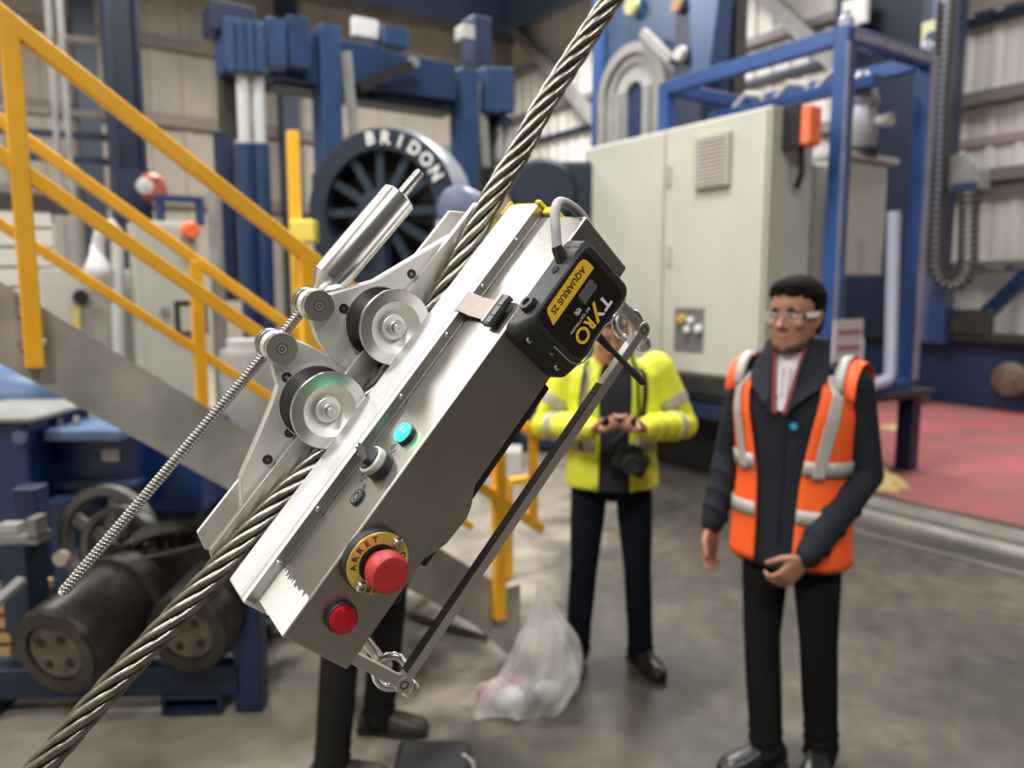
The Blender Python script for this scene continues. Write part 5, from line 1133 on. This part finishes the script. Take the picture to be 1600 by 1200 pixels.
# ---- ribbon cable with connector
path = [(110, -2), (96, 9), (88, 12.9), (80, 13.2), (72, 10), (66, 7), (58, 6.5), (50, 5.6), (42, 4.6), (34, 5.0), (26, 6.6)]
mb = MB(); NW = 20
for k in range(NW):
    u = 357.5+k*1.28
    mb.tube([L(u+.12*(110-v)*.12, v, w_) for v, w_ in path], .00066, 6)
rbn = dpart(mb, 'ribbon_cable', RIBB, smooth=60)
cn = dbox(351, 389, 15, 30, 3.4, 10.5).obj('connector', mat('connector_grey', (.10, .10, .10), .45), rbn, bevel=.0008)
for u in (352.5, 362, 375): dbox(u, u+8 if u != 362 else u+11.5, 13.8, 22, 10.2, 11.6).obj('connector_block', MATS['connector_grey'], rbn, bevel=.0005)
dbox(352, 388, 25.5, 29, 10.3, 12.6).obj('clamp_bar', WHITEP, rbn, bevel=.0008)
for k in range(10): dbox(353+k*3.6, 355+k*3.6, 11.8, 15, 4.6, 6.8).obj('contact', DARKB, rbn)
# ---- radio receiver box on the front face
rec = thing('radio_receiver', None, None); rec.parent = rob; rec.matrix_world = rob.matrix_world.copy(); rec.matrix_parent_inverse = Matrix(); rec.matrix_basis = Matrix(); rec['label'] = 'black radio receiver box with yellow label band'
def rr(u0, u1, w0, w1, r): return rrect(u0, u1, w0, w1, r, 6)
bot, mid, topr = rr(351, 477, -87, 1.5, 13), rr(353, 476, -86, 1.0, 13), rr(369, 473, -79.5, .4, 13)
def lay(rings):
    mb = MB(); n = len(rings[0][0])
    P = [L(a, v, b) for poly, v in rings for a, b in poly]
    return mb.add(P, [tuple(range(n))]+[(i*n+k, (i+1)*n+k, (i+1)*n+(k+1) % n, i*n+(k+1) % n) for i in range(len(rings)-1) for k in range(n)]+[tuple(reversed(range((len(rings)-1)*n, len(rings)*n)))])
topi = rr(371, 471, -77.5, -1.6, 11)
lay([(bot, -.2), (mid, -14), (topr, -30.5), (topi, -32)]).obj('housing', PLAST, rec, smooth=28)
rimo, rimi = rr(371.5, 470.5, -77, -2.2, 10), rr(376.5, 463.5, -73, -4.6, 7)
lay([(rr(376.5, 463.5, -73, -4.6, 7), -31.9), (rr(376.5, 463.5, -73, -4.6, 7), -32.3)]).obj('label_plate', GLOSSB, rec)
pl_ = [(457.5, -24), (383, -24.2), (388, -9.5), (391.5, -6.4)] + [(449, -5.8), (454.5, -7.4), (457.0, -12)]
uw(pl_, -32.42, -32.3).obj('yellow_band', YLAB, rec)
tx = MB().text('AQUARIUS 2S', .0098, face_M(449, -32.5, -11.3), .00005, 'LEFT', .00022, 1.0)
xs = [p[0] for p in tx.v]; k_ = .0575/(max(xs)-min(xs)); x0_ = max(xs); tx.v = [(x0_+(p[0]-x0_)*k_, p[1], p[2]) for p in tx.v]
tag(tx.obj('lettering', BPRINT, rec), None, None, None, 'stuff')
def scaled(body, u0, u1, wbase, size, m, nm='lettering', bold=.0006):
    t_ = MB().text(body, size, face_M(u0, -32.5, wbase), .00005, 'LEFT', bold); xs = [p[0] for p in t_.v]; k_ = (u0-u1)*mm_/(max(xs)-min(xs)); xm = max(xs)
    t_.v = [(u0*mm_+(p[0]-xm)*k_, p[1], p[2]) for p in t_.v]; tag(t_.obj(nm, m, rec), None, None, None, 'stuff')
def poly_on(pts, m, nm='lettering'): uw(pts, -32.55, -32.42).obj(nm, m, rec)
# big logo word: T and Y arm pale, tail of the Y and R O amber
Bt, Tp = -52.5, -67.5
poly_on([(448, Tp+3.2), (448, Tp), (434.5, Tp), (434.5, Tp+3.2)], WHITE); poly_on([(443, Tp+3), (439.5, Tp+3), (439.5, Bt), (443, Bt)], WHITE)
poly_on([(433.8, Tp), (430, Tp), (424.6, -60.5), (426.8, -57.6)], WHITE)
poly_on([(422.8, Tp), (418.6, Tp), (429.5, -47.5), (433.6, -47.5)], YPRINT)
scaled('R', 417, 408, Bt, .0205, YPRINT, bold=.0009); 
dl([(9, 0), (9, .15), (5.8, .15), (5.8, 0), (9, 0)], (398.6, -32.42, -60.3), -AV, 40).obj('lettering', YPRINT, rec)
scaled('BY CATTRON', 424, 391, -45.8, .0042, WHITE, bold=.00004)
scaled('CE', 416, 408, -36, .006, WHITE, bold=.0001)
for k in range(7): dbox(424-(k % 2)*1.5, 446+(1.5 if k % 3 else 0), -32.5, -32.4, -28.4-k*1.9-.55, -28.4-k*1.9).obj('small_print', GPRINT, rec)
dbox(410, 416.5, -32.5, -32.4, -41.8, -38).obj('small_print', GPRINT, rec)
mb = MB().tube([L(u, -31.6, w_) for u, w_ in ((368.5, -40), (369, -66), (372, -76), (380, -81), (396, -81), (402, -77.5), (426, -77.5), (431, -81), (452, -81), (462, -79))], .0011, 8); mb.obj('trim_line', GREY, rec, smooth=60)
for u, w_ in ((360.5, -19), (360.5, -66)):
    dl([(7, 0), (6.4, .5), (6.2, -1.5), (.01, -1.5)], (u, -15.8, w_), -AV, 24).obj('screw_well', DARKB, rec)
    capscrew((u, -17.2, w_), -AV, 4.6, rec, 4.0, CHROME, .55)
for u, w_ in ((473, -22), (473, -62)):
    capscrew((u, -16, w_), (V((.6, -1, 0))), 4.2, rec, 4, CHROME, .55)
    dl([(4.4, 0), (4.6, 2), (3.5, 5)], (u+3, -12, w_-8), V((.9, -.6, 0)), 10).obj('clip', CHROME, rec)
hx = dl([(9.4, 0), (9.4, 5.2), (8.6, 6), (4.8, 6), (4.4, 3), (.01, 3)], (386.5, -14.5, 1.2), AW, 8).obj('hexagon_plug', PLAST, rec, smooth=20)
dl([(4.2, 0), (4.2, .3), (.01, .3)], (386.5, -14.5, 4.5), AW, 16).obj('plug_hole', DARKB, rec)
dl([(4.4, 0), (4.4, .6), (3.2, .6), (2.8, .3), (.01, .3)], (432.5, -14.5, 1.4), AW, 20).obj('status_light', DARKB, rec, smooth=30)
for u in (455, 464): dl([(.01, 0), (9, 0), (9, 26), (.01, 26)], (u, -5, -5), -AV, 20).obj('corner_pillar', mat('receiver_grey', (.10, .10, .105), .5), rec, smooth=40)
poly_ = [(371, -40), (366, -46), (366, -38)]; MB().prism([(0, 0), (5, 3), (0, 6)], lambda a, b, h: L(362+a*.6, -24-a*.7+h, -44-b), -.2, 0).obj('arrow_print', GPRINT, rec)
# cable boot and grey cable
dl([(6.6, -3), (6.2, 8), (5.2, 13)], (447, -12, 2), V((.45, .15, 1)), 16).obj('cable_boot', RUB, rec, smooth=40)
gp_ = [(450, -11, 8), (456, -8, 14), (466, -5, 22), (476, 0, 28), (487, 6, 31), (498, 14, 28), (508, 22, 16), (515, 28, -2), (517, 32, -22), (512, 34, -40)]
def smooth_path(P, n=6):
    out = []; P = [V(p) for p in P]
    for i in range(len(P)-1):
        a, b, c, d = P[max(i-1, 0)], P[i], P[i+1], P[min(i+2, len(P)-1)]
        for k in range(n):
            t = k/n; out.append(.5*((2*b)+(c-a)*t+(2*a-5*b+4*c-d)*t*t+(3*b-a-3*c+d)*t**3))
    return out+[P[-1]]
MB().tube([p*mm_ for p in smooth_path(gp_)], .0052, 14).obj('cable', GREYC, rec, smooth=60)
# antenna
an_ = [(417, -16, -84), (417, -16, -112), (417.6, -16, -116), (418, -16, -150), (418.3, -16, -152), (418.3, -16, -176), (418.3, -16, -178)]
MB().tube([L(*p) for p in an_], [r*mm_ for r in (5, 3.6, 3.0, 3.3, 4.3, 4.3, 3.2)], 14).obj('antenna', PLAST, rec, smooth=40)
# ---- belly flap and black seal under cover
dpart(uw([(213, -80), (206, -84), (195, -91), (182, -95), (150, -92), (136, -86), (124, -80)], 0, 2.2), 'belly_flap', STEELC, bevel=.0006)
dpart(dbox(118, 345, 5, 40, -92, -81.2), 'rubber_seal', RUB, bevel=.003)
dpart(MB().tube([L(*p)for p in ((95, 30, -80), (88, 30, -98), (76, 32, -104), (62, 34, -98), (58, 36, -80))], .0035, 10), 'loose_wire', mat('black_cable', (.01, .01, .01), .15), smooth=60)
# ---- carrying frame with shackles
hf = dpart(MB().bar(L(2, 40, -60), L(2, 40, -177), .012, .011, AV), 'carrying_frame', STEEL, bevel=.001)
MB().bar(L(485.5, 40, -60), L(485.5, 40, -177), .012, .011, AV).obj('bar', STEEL, hf, bevel=.001)
MB().bar(L(-2, 40, -177), L(489.5, 40, -177), .012, .011, AV).obj('bar', STEEL, hf, bevel=.001)
dbox(14, 400, 34.6, 45.4, -171.0, -169.8).obj('dark_strip', RUB, hf)  # dark strip along the long bar's cover-facing side
for u in (2, 485.5):
    dl([(9.5, 0), (9.5, 11.4), (8.5, 12), (.01, 12)], (u, 46, -177), -AV, 28).obj('corner_boss', STEEL, hf, smooth=30)
    dl([(5.0, 0), (5.0, .6), (3.6, .6), (3.2, -.6), (.01, -.6)], (u, 34.2, -177), -AV, 20).obj('corner_screw', IRON, hf, smooth=30)
for (u0, u1) in ((32, 2), (462, 486)):
    MB().tube([L(u0, 82, -75), L(u1, 76, -172)], .0062, 18).obj('round_rod', CHROME, hf, smooth=50)
    c = V((u1, 66, -176)); bow = []
    for i in range(15):
        a = math.radians(-60+300*i/14); bow.append(L(c.x+19*math.cos(a)*(.9), c.y-6+6*math.sin(a), c.z+17*math.sin(a)+4))
    sgn = -1 if u1 < 100 else 1
    sk = dpart(MB().tube(bow, .0046, 12), 'shackle', CHROME, smooth=50)
    MB().tube([L(u1-16, 62, -192), L(u1+16, 62, -192)], .0045, 12).obj('pin', CHROME, sk, smooth=50)
    dl([(9, 0), (10, 1.5), (10, 11), (8.5, 12.5), (.01, 12.5)], (u1-4, 52, -196), V((-.1, .2, -1)), 24).obj('pin_nut', ZINC, sk, smooth=35)
    dl([(8, 0), (8, 10)], (u1, 70, -170), AV, 20).obj('collar', ZINC, sk, smooth=35)

# ---- wire rope
ctrl = [(-470, 168, 66), (-380, 168, 56), (-257, 168, 41), (-177, 168, 34.5), (-24, 168, 17.5), (75, 168, 8), (140, 168, -2), (192, 168, -7), (250, 168, -8), (311, 168, -7), (370, 168, -2), (440, 168, 9), (514, 168, 24), (585, 168, 32), (651, 168, 43.5), (810, 168, 57), (950, 168, 68), (1120, 168, 82)]
path = smooth_path(ctrl, 40)
# arc-length resample
cum = [0.0]
for a, b in zip(path, path[1:]): cum.append(cum[-1]+(b-a).length)
STEP = 3.0; N_ = int(cum[-1]/STEP); cen = []; j_ = 0
for i in range(N_+1):
    s_ = i*STEP
    while j_ < len(cum)-2 and cum[j_+1] < s_: j_ += 1
    t = (s_-cum[j_])/max(cum[j_+1]-cum[j_], 1e-6); cen.append(path[j_].lerp(path[j_+1], min(t, 1)))
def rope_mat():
    N, L_ = nodes(ROPE); b = N['Principled BSDF']; a = N.new('ShaderNodeAttribute'); a.attribute_name = 'wire_tone'
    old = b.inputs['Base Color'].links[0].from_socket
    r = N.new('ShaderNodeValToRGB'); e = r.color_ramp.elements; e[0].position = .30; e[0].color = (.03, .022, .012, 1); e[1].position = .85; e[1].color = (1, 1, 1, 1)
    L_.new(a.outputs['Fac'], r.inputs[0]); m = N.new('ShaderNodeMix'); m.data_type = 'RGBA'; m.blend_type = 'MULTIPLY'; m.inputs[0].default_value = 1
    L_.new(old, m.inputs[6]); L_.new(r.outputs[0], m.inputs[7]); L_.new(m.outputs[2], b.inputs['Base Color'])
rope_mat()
rope = thing('steel_wire_rope', 'thick six strand steel wire rope running diagonally through the robot', 'rope', RM)
LAY, RC, RS, NWI, NV = 185.0, 9.3, 4.95, 15, 90
WL = 80.0
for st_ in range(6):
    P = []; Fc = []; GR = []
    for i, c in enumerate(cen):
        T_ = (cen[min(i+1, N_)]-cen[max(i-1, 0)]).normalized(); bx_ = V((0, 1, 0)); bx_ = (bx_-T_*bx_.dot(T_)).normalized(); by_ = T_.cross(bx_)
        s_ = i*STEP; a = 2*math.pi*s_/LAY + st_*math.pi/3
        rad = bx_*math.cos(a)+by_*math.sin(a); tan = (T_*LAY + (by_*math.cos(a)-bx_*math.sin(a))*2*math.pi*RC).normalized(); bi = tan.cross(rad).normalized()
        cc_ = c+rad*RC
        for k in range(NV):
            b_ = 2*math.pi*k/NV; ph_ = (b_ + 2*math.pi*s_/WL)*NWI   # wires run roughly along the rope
            va_ = abs(math.cos(ph_/2)); r = RS-.95*(1-va_); GR.append(va_*(.55+.45*max(0, math.cos(b_))))  # tone is lower between wires and on the core-facing side
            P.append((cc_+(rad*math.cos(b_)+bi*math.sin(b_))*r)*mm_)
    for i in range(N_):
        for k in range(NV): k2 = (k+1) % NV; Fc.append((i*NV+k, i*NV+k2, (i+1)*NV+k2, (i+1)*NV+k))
    me = bpy.data.meshes.new('strand'); me.from_pydata(P, [], Fc); me.polygons.foreach_set('use_smooth', [True]*len(me.polygons)); me.materials.append(ROPE); at_ = me.attributes.new('wire_tone', 'FLOAT', 'POINT'); at_.data.foreach_set('value', GR); me.update()
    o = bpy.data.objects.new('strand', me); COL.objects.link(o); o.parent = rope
MB().tube([p*mm_ for p in cen[::12]], .0052, 10).obj('core', mat('rope_core_grease', (.03, .022, .012), .5), rope, smooth=60)
